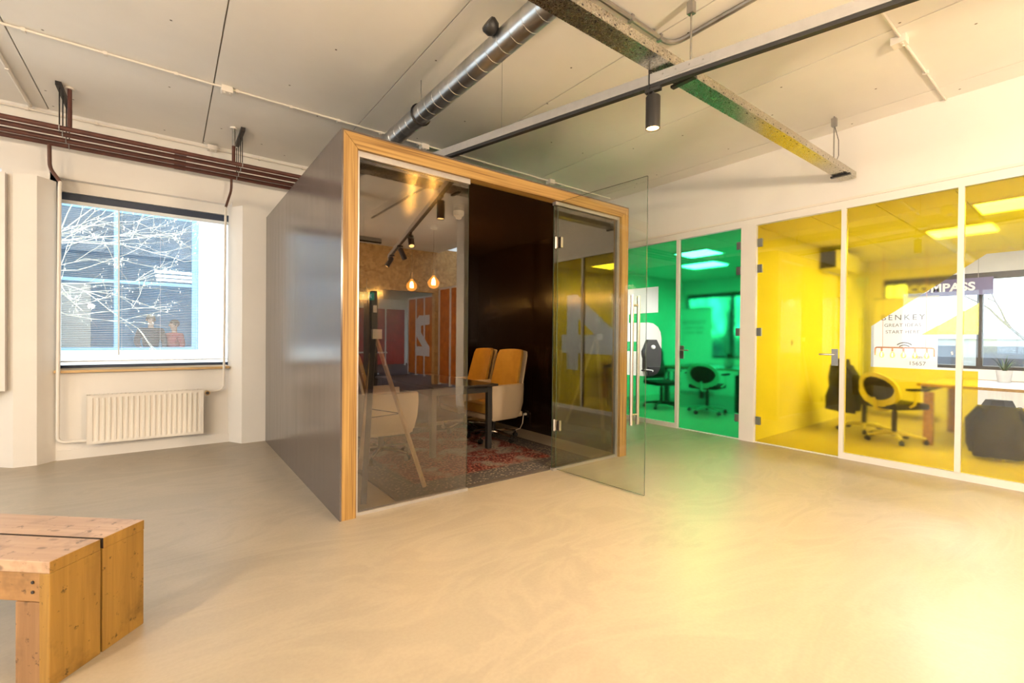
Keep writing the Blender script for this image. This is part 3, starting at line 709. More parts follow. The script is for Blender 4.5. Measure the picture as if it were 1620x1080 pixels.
MB().tube([p-Vector((.588, 6.2, 0)) for p in arc_path([(.529, 6.20, 2.735), (.527, 6.19, 2.66), (.516, 6.19, .615), (.335, 6.17, .607)], .09)], .012).build('lower_section', 'rad', dr, True)
MB().tube([(-.235, -.05, .607), (-.235, -.13, .607)], [.022, .026], 16).build('valve_knob', 'sillwood', dr, True); MB().cyl((-.235, -.131, .607), (-.235, -.134, .607), .017).build('valve_cap', 'darkmetal', dr)
for x, s in ((-.78, 'left'), (.64, 'right')):
    h = tag(empty('pipe_hanger', (x, 5.95, ZC)), 'black channel with four rods holding the red pipes, %s one' % s, 'pipe hanger', 'red pipe hangers')
    bx('channel', 'darkmetal', h, -.02, .02, -.29, .25, -.035, 0)
    for (y, _) in pipes:
        MB().cyl((0, y-5.95, -.035), (0, y-5.95, -.39), .005, seg=6).build('rod', 'darkmetal', h)
        MB().tube([(0, y-5.95+.026*math.cos(a*PI/8), -.39+.026*math.sin(a*PI/8)) for a in range(17)], .004, 6, cap=False).build('pipe_ring', 'steel', h)
for x, y, m in ((-.716, 5.745, 'redpipe'), (.561, 5.735, 'steel')):
    v = tag(empty('vent_riser', (x, y, 3.12)), 'short upright %s from the red pipes into the ceiling' % ('red stub pipe' if m == 'redpipe' else 'grey stub pipe'), 'pipe', 'stub pipes')
    MB().cyl((0, 0, 0), (0, 0, .17), .017).build('stub', 'redpipe', v, True); MB().cyl((0, 0, .17), (0, 0, .36), .016).build('stub', m, v, True); MB().cyl((0, 0, .352), (0, 0, .369), .035).build('ceiling_flange', 'plastic_c', v, True)

# ================================================================== CEILING SERVICES
def conduit(pts, r, label, m='plastic_c', clips=()):
    t = tag(empty('conduit', pts[0]), label, 'conduit', 'surface conduits'); o = Vector(pts[0])
    MB().tube([Vector(p)-o for p in arc_path(pts, .12)], r, 8).build('tube', m, t, True)
    for c in clips:
        c = Vector(c)-o; MB().box(c.x-.012, c.x+.012, c.y-.02, c.y+.02, c.z-r*1.4, c.z+r+.004, bev=.002).build('clip', m, t)
    return t
conduit([(-6.9, 4.85, ZC-.012), (5.6, 4.83, ZC-.012)], .010, 'white conduit running across the ceiling above the pod', clips=[(x*.45-1.3, 4.85, ZC-.012) for x in range(15)])
conduit([(-6.9, 6.40, 3.44), (5.6, 6.40, 3.44)], .010, 'white conduit along the top of the window wall', clips=[(x*.5-1.6, 6.40, 3.44) for x in range(9)])
conduit([(-1.075, -2, ZC-.018), (-1.075, 6.40, ZC-.018)], .016, 'thicker white conduit on the ceiling at the far left', clips=[(-1.075, 5.6, ZC-.018)])
conduit([(3.2, .965, ZC-.012), (5.70, .94, ZC-.012)], .010, 'white conduit over the yellow office running to the wall', clips=[(5.0, .95, ZC-.012)])
conduit([(1.0, 2.03, 3.468), (3.03, 2.03, 3.468), (3.03, -2, 3.468)], .018, 'grey bent conduit at the top of the ceiling', 'steel', clips=[(2.55, 2.03, 3.468), (2.88, 2.03, 3.468)])
for x, y, z, s in ((.42, 4.85, ZC, 'left of the pod'), (2.376, 4.86, ZC, 'behind the pod frame by the duct'), (4.32, 4.82, ZC, 'above the right end of the pod'), (4.30, .965, ZC, 'over the yellow office'), (.41, 6.39, 3.47, 'above the window')):
    j = tag(empty('junction_box', (x, y, z)), 'small white junction box on the ceiling, '+s, 'junction box', 'ceiling junction boxes')
    MB().box(-.045, .045, -.045, .045, -.055, 0, bev=.004).build('box_body', 'plastic_c', j)
    for k in (-1, 1): MB().cyl((k*.02, -.02, -.055), (k*.02, -.02, -.062), .008, seg=8).build('plug', 'plastic_c', j)
# spiral duct
du = tag(empty('spiral_duct', (1.755, 0, 3.19)), 'silver spiral ventilation duct under the ceiling', 'duct')
mb = MB(); prof = []; y = -4.0
rings = []
while y < 5.4:
    for d, r in ((0, .083), (.002, .0805), (.005, .0805), (.007, .083)): rings.append([(r*math.cos(2*PI*k/24), y+d, r*math.sin(2*PI*k/24)) for k in range(24)])
    y += .128
mb.loft(rings).build('duct_run', 'zinc', du, True)
for yy in (3.66, 1.2): MB().tube([(.089*math.cos(a*PI/10), yy, .089*math.sin(a*PI/10)) for a in range(21)], .009, 6, cap=False).build('clamp_ring', 'darkmetal', du, True); MB().cyl((0, yy, .09), (0, yy, .30), .005, seg=8).build('hanger_rod', 'steel', du)
MB().lathe([(.03, 0), (.05, .02), (.055, .06), (.045, .075)], seg=14).build('damper_cap', 'black', du, True, (-.075, 2.42, .03), (0, R(-60), 0))
bo = MB().tube(arc_path([(0, 1.50, .04), (.10, 1.50, .04), (.42, 1.50, .04)], .05), .075, 18).build('branch_stub', 'zinc', du, True)
# cable tray
ty = -.012
ct = tag(empty('cable_tray', (0, 1.73, 2.94), -.010), 'speckled galvanised cable tray hanging across the ceiling', 'cable tray')
TX0, TX1 = -2.0, 5.68
bx('tray_floor', 'tray', ct, TX0, TX1, -.065, .065, 0, .004); bx('tray_side', 'tray', ct, TX0, TX1, -.065, -.061, .0045, .062); bx('tray_side', 'tray', ct, TX0, TX1, .061, .065, .0045, .062); bx('tray_end', 'tray', ct, TX1-.004, TX1, -.060, .060, .0045, .062)
bx('coupling_plate', 'tray', ct, 2.05, 2.054, -.0665, .0665, -.0015, .064)
hm = MB()
for k in range(60): 
    xx = TX0+.06+k*.125; hm.box(xx-.006, xx+.006, -.0662, -.0650, .012, .020); hm.box(xx-.006, xx+.006, -.045, -.035, -.0010, .0)
o = hm.build('perforations', 'black', ct); o['kind'] = 'stuff'
for xx in (2.68, 5.45): bx('support_bracket', 'darkmetal', ct, xx-.018, xx+.018, -.085, .085, -.018, -.002); 
for x, s in ((2.74, 'beside the track rail'), (5.30, 'near the right wall')):
    h = tag(empty('tray_hanger', (x, 1.69, ZC)), 'threaded rod holding the cable tray, '+s, 'hanger rod', 'cable tray hangers')
    MB().cyl((0, 0, 0), (0, 0, -.485), .006, seg=8).build('rod', 'steel', h); MB().box(-.022, .022, -.022, .022, -.10, -.02, bev=.004).build('ceiling_bracket', 'steel', h); MB().box(-.03, .03, -.03, .03, -.49, -.48).build('nut_plate', 'darkmetal', h)
MB().tube([(5.30, 1.69, 3.41), (5.33, 1.66, 3.25), (5.335, 1.66, 3.10), (5.30, 1.68, 3.01)], .003, 6).build('loose_wire', 'darkmetal', h).location = (-5.30, -1.69, -ZC)
# lighting track: runs slightly askew below the tray
A, B = Vector((1.35, 5.95, 0)), Vector((3.60, -2.6, 0)); td = (B-A).normalized(); ta = math.atan2(td.y, td.x); TL = (B-A).length
tr = tag(empty('lighting_track', (A.x, A.y, 2.84), ta), 'grey metal lighting track rail running diagonally under the ceiling', 'lighting track')
bx('rail_body', 'alu', tr, 0, TL, -.022, .022, .022, .085); bx('power_track', 'black', tr, 0, TL, -.018, .018, 0, .0215)
jx = 4.35
bx('joint_plate', 'alu', tr, jx, jx+.32, -.0245, -.0222, .035, .083)
for k in range(4): MB().cyl((jx+.04+k*.08, -.0246, .06), (jx+.04+k*.08, -.027, .06), .005, seg=8).build('rivet', 'steel', tr)
mb = MB(); mb.box(jx-.05, jx-.042, -.026, .026, -.003, .112); mb.build('cable_tie', 'black', tr); bx('tie_tail', 'black', tr, jx-.048, jx-.044, -.026, -.024, -.09, -.004)
wp_ = Vector((2.106, 2.967, 0)); MB().cyl(((wp_-A).dot(td), 0, .085), ((wp_-A).dot(td), 0, ZC-2.84), .002, seg=6).build('suspension_wire', 'steel', tr)
def spot(s, label, tilt=0.0, az=0.0, energy=SPOT_W, size=R(95), blend=.9):
    p = A+td*s
    t = tag(empty('track_spot', (p.x, p.y, 2.84), ta+az), label, 'spotlight', 'black track spotlights')
    bx('adapter', 'black', t, -.05, .05, -.016, .016, -.022, 0); MB().cyl((0, 0, -.022), (0, 0, -.045), .008, seg=8).build('stem', 'black', t)
    h = empty('spot_head', (0, 0, -.05), 0); h.rotation_euler = (0, tilt, 0); h.parent = t
    MB().lathe([(.040, 0), (.045, -.006), (.045, -.205), (.040, -.205), (.040, -.198)], seg=24).build('can', 'black', h, True)
    MB().lathe([(.039, -.196), (.039, -.199)], seg=24).build('lens', 'spotlens', h, True)
    l = bpy.data.lights.new('spot_beam', 'SPOT'); l.energy = energy; l.color = WARM; l.spot_size = size; l.spot_blend = blend; l.shadow_soft_size = .04
    o = bpy.data.objects.new('spot_beam', l); COL.objects.link(o); o.parent = h; o.location = (0, 0, -.208)
s0 = (Vector((2.45, 1.77, 0))-A).dot(td)
spot(s0, 'black cylinder spotlight lit under the track rail, before the tray', energy=115)
for k, (s, tl, az) in enumerate(((s0+1.95, R(32), 0.0), (s0+3.0, R(25), R(-90)), (s0+4.0, R(30), R(90)))):
    spot(s, 'black cylinder spotlight on the track behind the viewer, %s' % ('nearest', 'middle', 'furthest')[k], tl, az, 40 if k == 0 else SPOT_W*.8)
# second track and its spots, added out of view to brighten the hall
t2 = tag(empty('lighting_track', (-5.5, -1.2, 2.84)), 'added second lighting track rail, unseen behind the viewer', 'lighting track')
bx('rail_body', 'alu', t2, 0, 8.4, -.022, .022, .022, .085); bx('power_track', 'black', t2, 0, 8.4, -.018, .018, 0, .0215)
for xx in (.3, 4.2, 8.1): MB().cyl((xx, 0, .085), (xx, 0, ZC-2.84), .002, seg=6).build('suspension_wire', 'steel', t2)
A_, td_, ta_ = A, td, ta
A, td, ta = Vector((-5.5, -1.2, 0)), Vector((1, 0, 0)), 0.0
for k, s in enumerate((.8, 2.6, 4.4, 6.2)):
    spot(s, 'added black cylinder spotlight on the unseen rear track, %s from the left' % ('first', 'second', 'third', 'fourth')[k], R(18), R(-90) if k % 2 else R(90), SPOT_W*1.0)
A, td, ta = A_, td_, ta_

# unseen globe lamps added around the viewer as fill light
for k, (x, y, s, w_) in enumerate(((2.08, -1.6, 'nearest behind the viewer', 290), (-2.3, 1.0, 'left of the viewer', 85), (-4.6, -.6, 'furthest left', 220), (5.1, -1.4, 'by the right wall', 45))):
    t = tag(empty('fill_globe', (x, y, 2.30)), 'added warm white fill globe, out of view, '+s, 'pendant lamp', 'added fill globes behind the viewer')
    MB().cyl((0, 0, .10), (0, 0, ZC-2.30), .004, seg=6).build('cord', 'black', t); MB().lathe([(.02, .13), (.035, .12), (.035, .09)], seg=14).build('cap', 'black', t, True)
    MB().sphere((0, 0, 0), .11, 20, 12).build('globe', 'globe', t, True)
    l = bpy.data.lights.new('fill_globe_light', 'POINT'); l.energy = w_; l.color = (1, .79, .57); l.shadow_soft_size = .11
    o = bpy.data.objects.new('fill_globe_light', l); COL.objects.link(o); o.parent = t
# ================================================================== BLIND, COURTYARD
vb = tag(empty('venetian_blind', (-.15, 6.52, .93)), 'white venetian blind lowered over the blue-framed window', 'blind')
bx('head_rail', 'slat', vb, -.73, .73, -.016, .016, 1.665, 1.70)
sm = MB(); n = 84
for k in range(n):
    z = .055+k*(1.60/n); c, s_ = math.cos(R(9)), math.sin(R(9)); w = .0115
    P = [(-.73, -w*c, z-w*s_), (.73, -w*c, z-w*s_), (.73, 0, z+.0012), (.73, w*c, z+w*s_), (-.73, w*c, z+w*s_), (-.73, 0, z+.0012)]
    v = [sm.bm.verts.new(q) for q in P]; sm.bm.faces.new((v[0], v[1], v[2], v[5])); sm.bm.faces.new((v[5], v[2], v[3], v[4]))
o = sm.build('slats', 'slat', vb); o['kind'] = 'stuff'
bx('bottom_rail', 'slat', vb, -.73, .73, -.013, .013, .028, .042)
for x in (-.25, .08, .42): MB().cyl((x, -.014, .04), (x, -.014, 1.67), .0012, seg=5).build('ladder_cord', 'slat', vb)
MB().cyl((-.275, -.03, .10), (-.275, -.03, 1.66), .0075, seg=6).build('tilt_wand', 'slat', vb)

ob = tag(empty('office_building', (-.5, 12.0, -.1)), 'white office building across the courtyard seen through the blind', 'building')
def op(name, m, *a, parent=ob):
    x0, x1, y0, y1, z0, z1 = a; return bx(name, m, parent, x0+.5, x1+.5, y0-12, y1-12, z0+.1, z1+.1)
OX0, OX1, OZ0, OZ1 = -3.2, .53, .93, 3.75
op('facade', 'facade', OX1, 9.0, 12.0, 12.25, -.1, 8.0); op('facade', 'facade', -9.0, OX0, 12.0, 12.25, -.1, 8.0); op('facade', 'facade', OX0, OX1, 12.0, 12.25, -.1, OZ0); op('facade', 'facade', OX0, OX1, 12.0, 12.25, OZ1, 8.0)
wdw = op('window_frame', 'blueframe', OX0, OX1, 12.02, 12.12, OZ0, OZ0+.06)
for a in ((OX1-.12, OX1), (-.86, -.80), (-2.2, -2.14), (OX0, OX0+.08)): op('window_frame', 'blueframe', a[0], a[1], 12.02, 12.12, OZ0+.06, OZ1-.06)
op('window_frame', 'blueframe', OX0, OX1, 12.02, 12.12, OZ1-.06, OZ1)
for a, b in ((OX0+.08, -2.2), (-2.14, -.86), (-.80, OX1-.12)): op('glazing_bar', 'blueframe', a, b, 12.03, 12.10, 2.28, 2.34); op('window_glass', 'clear', a, b, 12.06, 12.068, OZ0+.06, 2.28); op('window_glass', 'clear', a, b, 12.06, 12.068, 2.34, OZ1-.06)
op('room_back', 'bluewall', -5, 3, 16.5, 16.6, -.1, 4.2); op('room_side', 'bluewall', -5.1, -5, 12.25, 16.5, -.1, 4.2); op('room_side', 'bluewall', 3, 3.1, 12.25, 16.5, -.1, 4.2)
op('room_floor', 'stone', -5, 3, 12.25, 16.5, -.1, 0); op('room_ceiling', 'bluewall', -5, 3, 12.25, 16.5, 4.1, 4.2); op('white_screen', 'stone', -1.75, -1.3, 13.0, 13.05, 0, 2.3); op('desk', 'stone', -.9, 1.0, 12.7, 13.0, .80, .84)
MT = M['opal']
for k, (x, y) in enumerate(((.3, 13.6), (.3, 14.6), (.3, 15.6), (-2.6, 14.0))): op('strip_lamp', 'striplamp', x-.55, x+.55, y-.05, y+.05, 2.72, 2.77)
struct(bx('ground_courtyard', 'paving', None, -14, 14, 6.6, 17, -.2, -.1), 'pale paved courtyard outside the window')
def person(loc, rz, label, top, hair, seed, lean=0.0):
    t = tag(empty('person', loc, rz), label, 'person', 'people in the building opposite')
    def sk(name, m, nodes, edges, root=0):
        me = bpy.data.meshes.new(name); me.from_pydata([n[0] for n in nodes], edges, []); o = mobj(name, me, m, t)
        o.modifiers.new('skin', 'SKIN'); me.skin_vertices[0].data.foreach_set('radius', [r for n in nodes for r in n[1]])
        for i, v in enumerate(me.skin_vertices[0].data): v.use_root = (i == root)
        s = o.modifiers.new('sub', 'SUBSURF'); s.levels = 2; s.render_levels = 2
        dg = bpy.context.evaluated_depsgraph_get(); nm = bpy.data.meshes.new_from_object(o.evaluated_get(dg)); o.modifiers.clear(); o.data = nm
        for p in nm.polygons: p.use_smooth = True
        return o
    # local -y is the facing direction
    b = [((0, 0, .93), (.15, .11)), ((0, -.01, 1.15), (.11, .08)), ((0, 0, 1.34), (.10, .07)), ((0, .01, 1.47), (.05, .052)), ((0, -.01, 1.55), (.058, .062)), ((0, -.02, 1.63), (.078, .095)), ((0, -.015, 1.71), (.055, .07))]
    nodes = list(b); edges = [(i, i+1) for i in range(6)]
    for s in (-1, 1):
        k = len(nodes)
        nodes += [((s*.17, 0, 1.37), (.045, .045)), ((s*.25, .02, 1.13), (.042, .042)), ((s*.20, -.20, .98), (.034, .034)), ((s*.14, -.30, .97), (.03, .02)), ((s*.12, -.37, .95), (.026, .012))]
        edges += [(2, k), (k, k+1), (k+1, k+2), (k+2, k+3), (k+3, k+4)]
        k = len(nodes); nodes += [((s*.10, 0, .86), (.085, .09)), ((s*.11, -.01, .48), (.055, .06)), ((s*.11, .02, .09), (.038, .042)), ((s*.12, -.13, .035), (.036, .028))]
        edges += [(0, k), (k, k+1), (k+1, k+2), (k+2, k+3)]
    sk('body', 'skin', nodes, edges)
    nodes = [((0, 0, .90), (.165, .125)), ((0, -.01, 1.15), (.16, .12)), ((0, 0, 1.36), (.175, .118)), ((0, .01, 1.45), (.075, .075))]; edges = [(0, 1), (1, 2), (2, 3)]
    for s in (-1, 1):
        k = len(nodes); nodes += [((s*.195, 0, 1.39), (.078, .078)), ((s*.255, .02, 1.13), (.060, .060)), ((s*.21, -.18, .985), (.046, .046))]; edges += [(2, k), (k, k+1), (k+1, k+2)]
    sk('jacket', top, nodes, edges)
    nodes = [((0, 0, .94), (.16, .12))]; edges = []
    for s in (-1, 1):
        k = len(nodes); nodes += [((s*.10, 0, .85), (.098, .10)), ((s*.11, -.01, .48), (.07, .075)), ((s*.11, .02, .11), (.055, .06))]; edges += [(0, k), (k, k+1), (k+1, k+2)]
    sk('trousers', 'trouser', nodes, edges)
    MB().sphere((0, .012, 1.675), .1, 16, 10, (.88, 1.02, .95)).build('hair_cap', hair, t, True)
    f = MB(); f.sphere((0, -.112, 1.62), .016, 8, 6, (.8, 1.2, 1.3)); f.build('nose', 'skin', t, True)
    for s in (-1, 1): MB().sphere((s*.032, -.098, 1.645), .010, 8, 6).build('eye', 'trouser', t, True); MB().sphere((s*.083, 0, 1.63), .022, 8, 6, (.4, .8, 1.2)).build('ear', 'skin', t, True)
    return t
person((-.31, 13.25, -.05), R(10), 'person in a dark jacket behind the window opposite', 'jacket', 'hair', 1)
person((.12, 13.35, -.15), R(-55), 'person in a red top at the right of the window opposite', 'redshirt', 'hair', 2)
# bare tree with pale blossom
def tree(name, loc, label, group, base, dirs, depth, m, bud=None, seed=3, r0=.05, L0=.9, droop=0.0):
    rnd = random.Random(seed); t = tag(empty(name, loc), label, 'tree', group); tm = MB(); bm_ = MB()
    def grow(p, d, L, r, n):
        pts = [p]; q = p.copy(); dd = d.copy()
        for k in range(4):
            dd = (dd+Vector((rnd.uniform(-.16, .16), rnd.uniform(-.16, .16), rnd.uniform(-.14, .14)-droop))).normalized(); q = q+dd*L/4; pts.append(q.copy())
        tm.tube(pts, [r*(1-.12*i) for i in range(5)], 5 if n < depth else 7, cap=True)
        if n == 0 or r < .002:
            if bud:
                for k in range(3):
                    c = pts[rnd.randrange(1, 5)]+Vector((rnd.uniform(-.03, .03), rnd.uniform(-.03, .03), rnd.uniform(-.02, .04))); s = rnd.uniform(.006, .014)
                    g = bmesh.ops.create_icosphere(bm_.bm, subdivisions=1, radius=s)
                    for v in g['verts']: v.co = c+Vector((v.co.x*.6, v.co.y*.6, v.co.z*1.5))
            return
        for k in range(rnd.choice((2, 3, 3))):
            a = pts[rnd.choice((2, 3, 4, 4))]; nd = (dd+Vector((rnd.uniform(-.7, .7), rnd.uniform(-.7, .7), rnd.uniform(-.55, .55)))).normalized()
            grow(a, nd, L*rnd.uniform(.6, .85), r*.62, n-1)
    P = [Vector(b) for b in base]; tm.tube(P, [r0*(1.6-.6*i/(len(P)-1)) for i in range(len(P))], 8)
    for o_, d in dirs: grow(Vector(o_), Vector(d).normalized(), L0, r0*.45, depth)
    tr_ = tm.build('trunk_and_branches', m, t, True)
    if bud: o = bm_.build('blossom', bud, t); o['kind'] = 'stuff'
    return t
tree('bare_tree', (-2.9, 9.3, -.1), 'bare tree with pale blossom outside the blue-framed window', None, [(0, 0, 0), (.05, 0, 1.2), (0, 0, 2.3), (.05, 0, 3.2)],
     [((.03, 0, 2.0), (1, -.1, .30)), ((.03, 0, 2.2), (1, .1, .10)), ((.03, 0, 2.4), (1, 0, .35)), ((.03, 0, 1.8), (1, -.1, .5)), ((0, 0, 2.9), (1, .1, .5)), ((0, 0, 2.6), (1, -.1, .0)), ((0, 0, 3.1), (.2, .1, 1))], 4, 'bark', 'bud', 5, .042, 1.45)
# ================================================================== GROUND AND TREES OUTSIDE THE OFFICES
struct(bx('ground_lawn', 'grass', None, XB+.1, 60, -25, 30, -.3, -.12), 'lawn outside the office windows')
for k, (x, y, s) in enumerate(((16, 1.0, 11), (21, 5.0, 12), (15.5, 8.0, 13), (24, -3.0, 14), (21, 12, 15))):
    tree('bare_tree', (x, y, -.12), 'bare dark tree outside the offices, %s from the right' % ('second', 'third', 'fourth', 'first', 'fifth')[k], 'trees outside the offices', [(0, 0, 0), (.05, .1, 1.2), (0, 0, 2.2)],
         [((0, 0, 1.2), (.2, .8, .8)), ((0, 0, 1.5), (-.2, -.8, .8)), ((0, 0, 2.1), (.1, .3, 1)), ((0, 0, 2.1), (-.5, -.3, 1)), ((0, 0, 1.9), (.5, -.5, .8))], 4, 'bark_d', None, s, .09, 1.3)
fb = tag(empty('low_building', (30, 4, -.12)), 'long low grey building beyond the trees', 'building')
bx('wall', 'stone', fb, -3, 3, -16, 16, 0, 1.5); bx('roof_edge', 'facade', fb, -3.1, 3.1, -16.1, 16.1, 1.5, 1.75)
for k in range(12): bx('window', 'navy', fb, -3.03, -3.0, -15+k*2.5, -13.2+k*2.5, .4, 1.2)

# ================================================================== OFFICE FURNITURE
def office_chair(loc, rz, label, kind='white'):
    """local +x = facing"""
    t = tag(empty('office_chair', loc, rz), label, 'chair', 'office swivel chairs'); fm = 'plastic_w' if kind == 'white' else 'black'
    star_base(t, .30, fm if kind == 'white' else 'black', zc=.38)
    MB().box(-.24, .24, -.24, .24, .42, .50, bev=.035).build('seat', 'fabric', t, True)
    if kind == 'white':
        def ring(sy, sz, off, x0): return [(x0-.04*math.sin(a)+.05*math.cos(a)**2, sy*math.cos(a), .66+sz*math.sin(a)) for a in [2*PI*k/24 for k in range(24)]]
        outer = [Vector(p) for p in ring(.23, .17, 0, -.27)]
        mb = MB(); K = []
        for k in range(25):
            c = outer[k % 24]; d = Vector((0, math.cos(2*PI*k/24), math.sin(2*PI*k/24))); w = .035 if math.sin(2*PI*k/24) > -.2 else .055
            K.append([c-d*w*.5+Vector((-.015, 0, 0)), c+d*w+Vector((-.015, 0, 0)), c+d*w+Vector((.015, 0, 0)), c-d*w*.5+Vector((.015, 0, 0))])
        mb.loft(K, cap=False).build('back_frame', 'plastic_w', t, True)
        mb = MB(); mb.prism([(p.y*.97, p.z) for p in outer], lambda u, v, w: Vector((-.262+w+.05*(u/.23)**2-.04*(v-.66)/.17, u, v)), -.004, .004).build('back_mesh', 'fabric', t)
        MB().tube(arc_path([(-.10, 0, .40), (-.27, 0, .40), (-.30, 0, .55)], .08), .022, 8).build('back_bracket', 'plastic_w', t, True)
    else:
        rows = []
        for u in range(11):
            z = .52+.72*u/10; w = (.21, .235, .245, .245, .235, .225, .24, .235, .19, .15, .11)[u]; x = -.22-.14*u/10
            rows.append([(x, -w, z), (x+.05, -w*.82, z), (x+.045, 0, z), (x+.05, w*.82, z), (x, w, z), (x-.06, w*.7, z), (x-.06, -w*.7, z)])
        MB().loft(rows).build('bucket_back', 'black', t, True)
        MB().sphere((-.285, 0, 1.10), .05, 14, 8, (.35, 1, .8)).build('round_emblem', 'plastic_w', t, True)
        MB().box(-.30, -.16, -.17, .17, .56, .74, bev=.03).build('lumbar_cushion', 'fabric', t, True)
        for s in (-1, 1): MB().tube(arc_path([(-.20, s*.23, .50), (-.20, s*.24, .68), (.10, s*.25, .68)], .06), .018, 8).build('side_trim', 'plastic_w', t, True)
    for s in (-1, 1): MB().tube(arc_path([(-.05, s*.24, .46), (-.05, s*.30, .50), (-.05, s*.30, .66)], .04), .014, 8).build('arm_post', fm, t, True); MB().box(-.15, .12, s*.30-.035, s*.30+.035, .66, .69, bev=.012).build('arm_pad', 'fabric', t, True)
    return t
def desk(loc, rz, L, D, label, topm):
    t = tag(empty('office_desk', loc, rz), label, 'desk', 'office desks'); bx('desk_top', topm, t, -L/2, L/2, -D/2, D/2, .715, .735); 
    for s in (-1, 1): bx('edge_strip', 'deskedge', t, -L/2, L/2, s*(D/2+.006)-.006, s*(D/2+.006)+.006, .71, .742)
    for sx in (-1, 1): bx('apron', 'black', t, sx*(L/2-.06)-.03, sx*(L/2-.06)+.03, -D/2+.04, D/2-.04, .64, .715); [bx('leg', 'deskedge' if topm == 'stone' else 'black', t, sx*(L/2-.1)-.045, sx*(L/2-.1)+.045, sy*(D/2-.06)-.03, sy*(D/2-.06)+.03, 0, .64) for sy in (-1, 1)]
    return t
desk((8.05, .62, 0), R(90), 1.6, 1.5, 'oak edged desk with grey top behind the yellow glass', 'stone')
desk((8.45, 4.55, 0), R(90), 1.6, 1.4, 'dark desk behind the green glass', 'blacktop')
office_chair((7.25, 1.62, 0), R(-30), 'white framed mesh swivel chair behind the yellow glass')
office_chair((7.2, 4.95, 0), R(-112), 'black bucket swivel chair with white emblem behind the cut-out 5', 'black')
office_chair((7.35, 4.15, 0), R(10), 'white framed swivel chair before the desk in the green office')
office_chair((8.3, 3.5, 0), R(100), 'white framed swivel chair right of the green desk')
# jackets hung over seats
def coat(loc, rz, label, s=1.0, seed=1, dz=0.0):
    rnd = random.Random(seed); t = tag(empty('draped_jacket', loc, rz), label, 'jacket', 'dark jackets over chairs'); K = []
    for i in range(9):
        u = i/8; w = (.10+.12*math.sin(min(u*2.2, 1.57)))*s*(1-.15*max(0, u-.7)); z = (1.02-.72*u)*s-dz
        K.append([((.5*w+.03*math.sin(3*a+i))*math.cos(a)+rnd.uniform(-.008, .008), w*1.15*math.sin(a)*(1+.12*math.sin(5*a+i*.4)), z) for a in [2*PI*k/18 for k in range(18)]])
    MB().loft(K).build('jacket_body', 'fabric', t, True)
    for q in (-1, 1): MB().tube([(0, q*.15*s, .92*s-dz), (.04, q*.25*s, .75*s-dz), (.05, q*.24*s, .45*s-dz), (.06, q*.22*s, .34*s-dz)], [.05*s, .055*s, .05*s, .04*s], 10).build('sleeve', 'fabric', t, True)
    return t
def coat_chair(loc, rz, lab1, lab2, seed, dz=0.0):
    office_chair(loc, rz, lab1); v = Vector((-.31, 0, 0)); v.rotate(Matrix.Rotation(rz, 3, 'Z'))
    coat((loc[0]+v.x, loc[1]+v.y, -.02), rz, lab2, 1.0, seed, dz)
coat_chair((7.7, 2.05, 0), R(-40), 'swivel chair under the dark jacket left of the white chair', 'dark jacket hanging left of the white chair in the yellow office', 2)
st_ = tag(empty('low_stool', (7.02, .70, 0)), 'low round stool under the dark jacket by the yellow desk', 'stool')
MB().lathe([(.05, .40), (.06, .41), (.06, .44), (.05, .45)], seg=20).build('seat', 'plastic_w', st_, True)
for k in range(4): a_ = PI/4+k*PI/2; MB().cyl((.04*math.cos(a_), .04*math.sin(a_), .40), (.06*math.cos(a_), .06*math.sin(a_), 0), .012, seg=8).build('leg', 'plastic_w', st_)
coat((7.02, .70, 0), R(15), 'dark jacket draped over a low stool right of the desk leg', 0.85, 3, .23)
def plant(loc, label, sc=1.0, seed=1):
    rnd = random.Random(seed); t = tag(empty('potted_plant', loc), label, 'plant', 'potted office plants')
    MB().lathe([(.052*sc, 0), (.055*sc, .005), (.070*sc, .13*sc), (.072*sc, .135*sc), (.064*sc, .135*sc), (.060*sc, .11*sc)], seg=20).build('pot', 'plastic_w', t, True)
    MB().lathe([(.060*sc, .105*sc), (.055*sc, .112*sc)], seg=16).build('soil', 'soil', t)
    for k in range(26):
        a = rnd.uniform(0, 2*PI); L = rnd.uniform(.18, .34)*sc; out = rnd.uniform(.35, 1.0); d = Vector((math.cos(a), math.sin(a), 0)); n = Vector((-d.y, d.x, 0)); mb = MB(); rows = []
        for i in range(6):
            u = i/5; c = d*(L*out*u*.8) + Vector((0, 0, .11*sc+L*(u*1.0-out*.75*u*u))); w = .007*sc*(1-u**2)+.0006
            rows.append((mb.bm.verts.new(c-n*w), mb.bm.verts.new(c+Vector((0, 0, -.002))), mb.bm.verts.new(c+n*w)))
        for p, q in zip(rows, rows[1:]):
            for i in (0, 1): mb.bm.faces.new((p[i], p[i+1], q[i+1], q[i]))
        mb.build('leaf', 'leaf', t, True)
plant((8.60, .82, .736), 'spiky plant in a white pot on the yellow office desk', 1.1, 4)
plant((8.45, 4.35, .736), 'spiky plant on the dark desk in the green office', 1.2, 9)
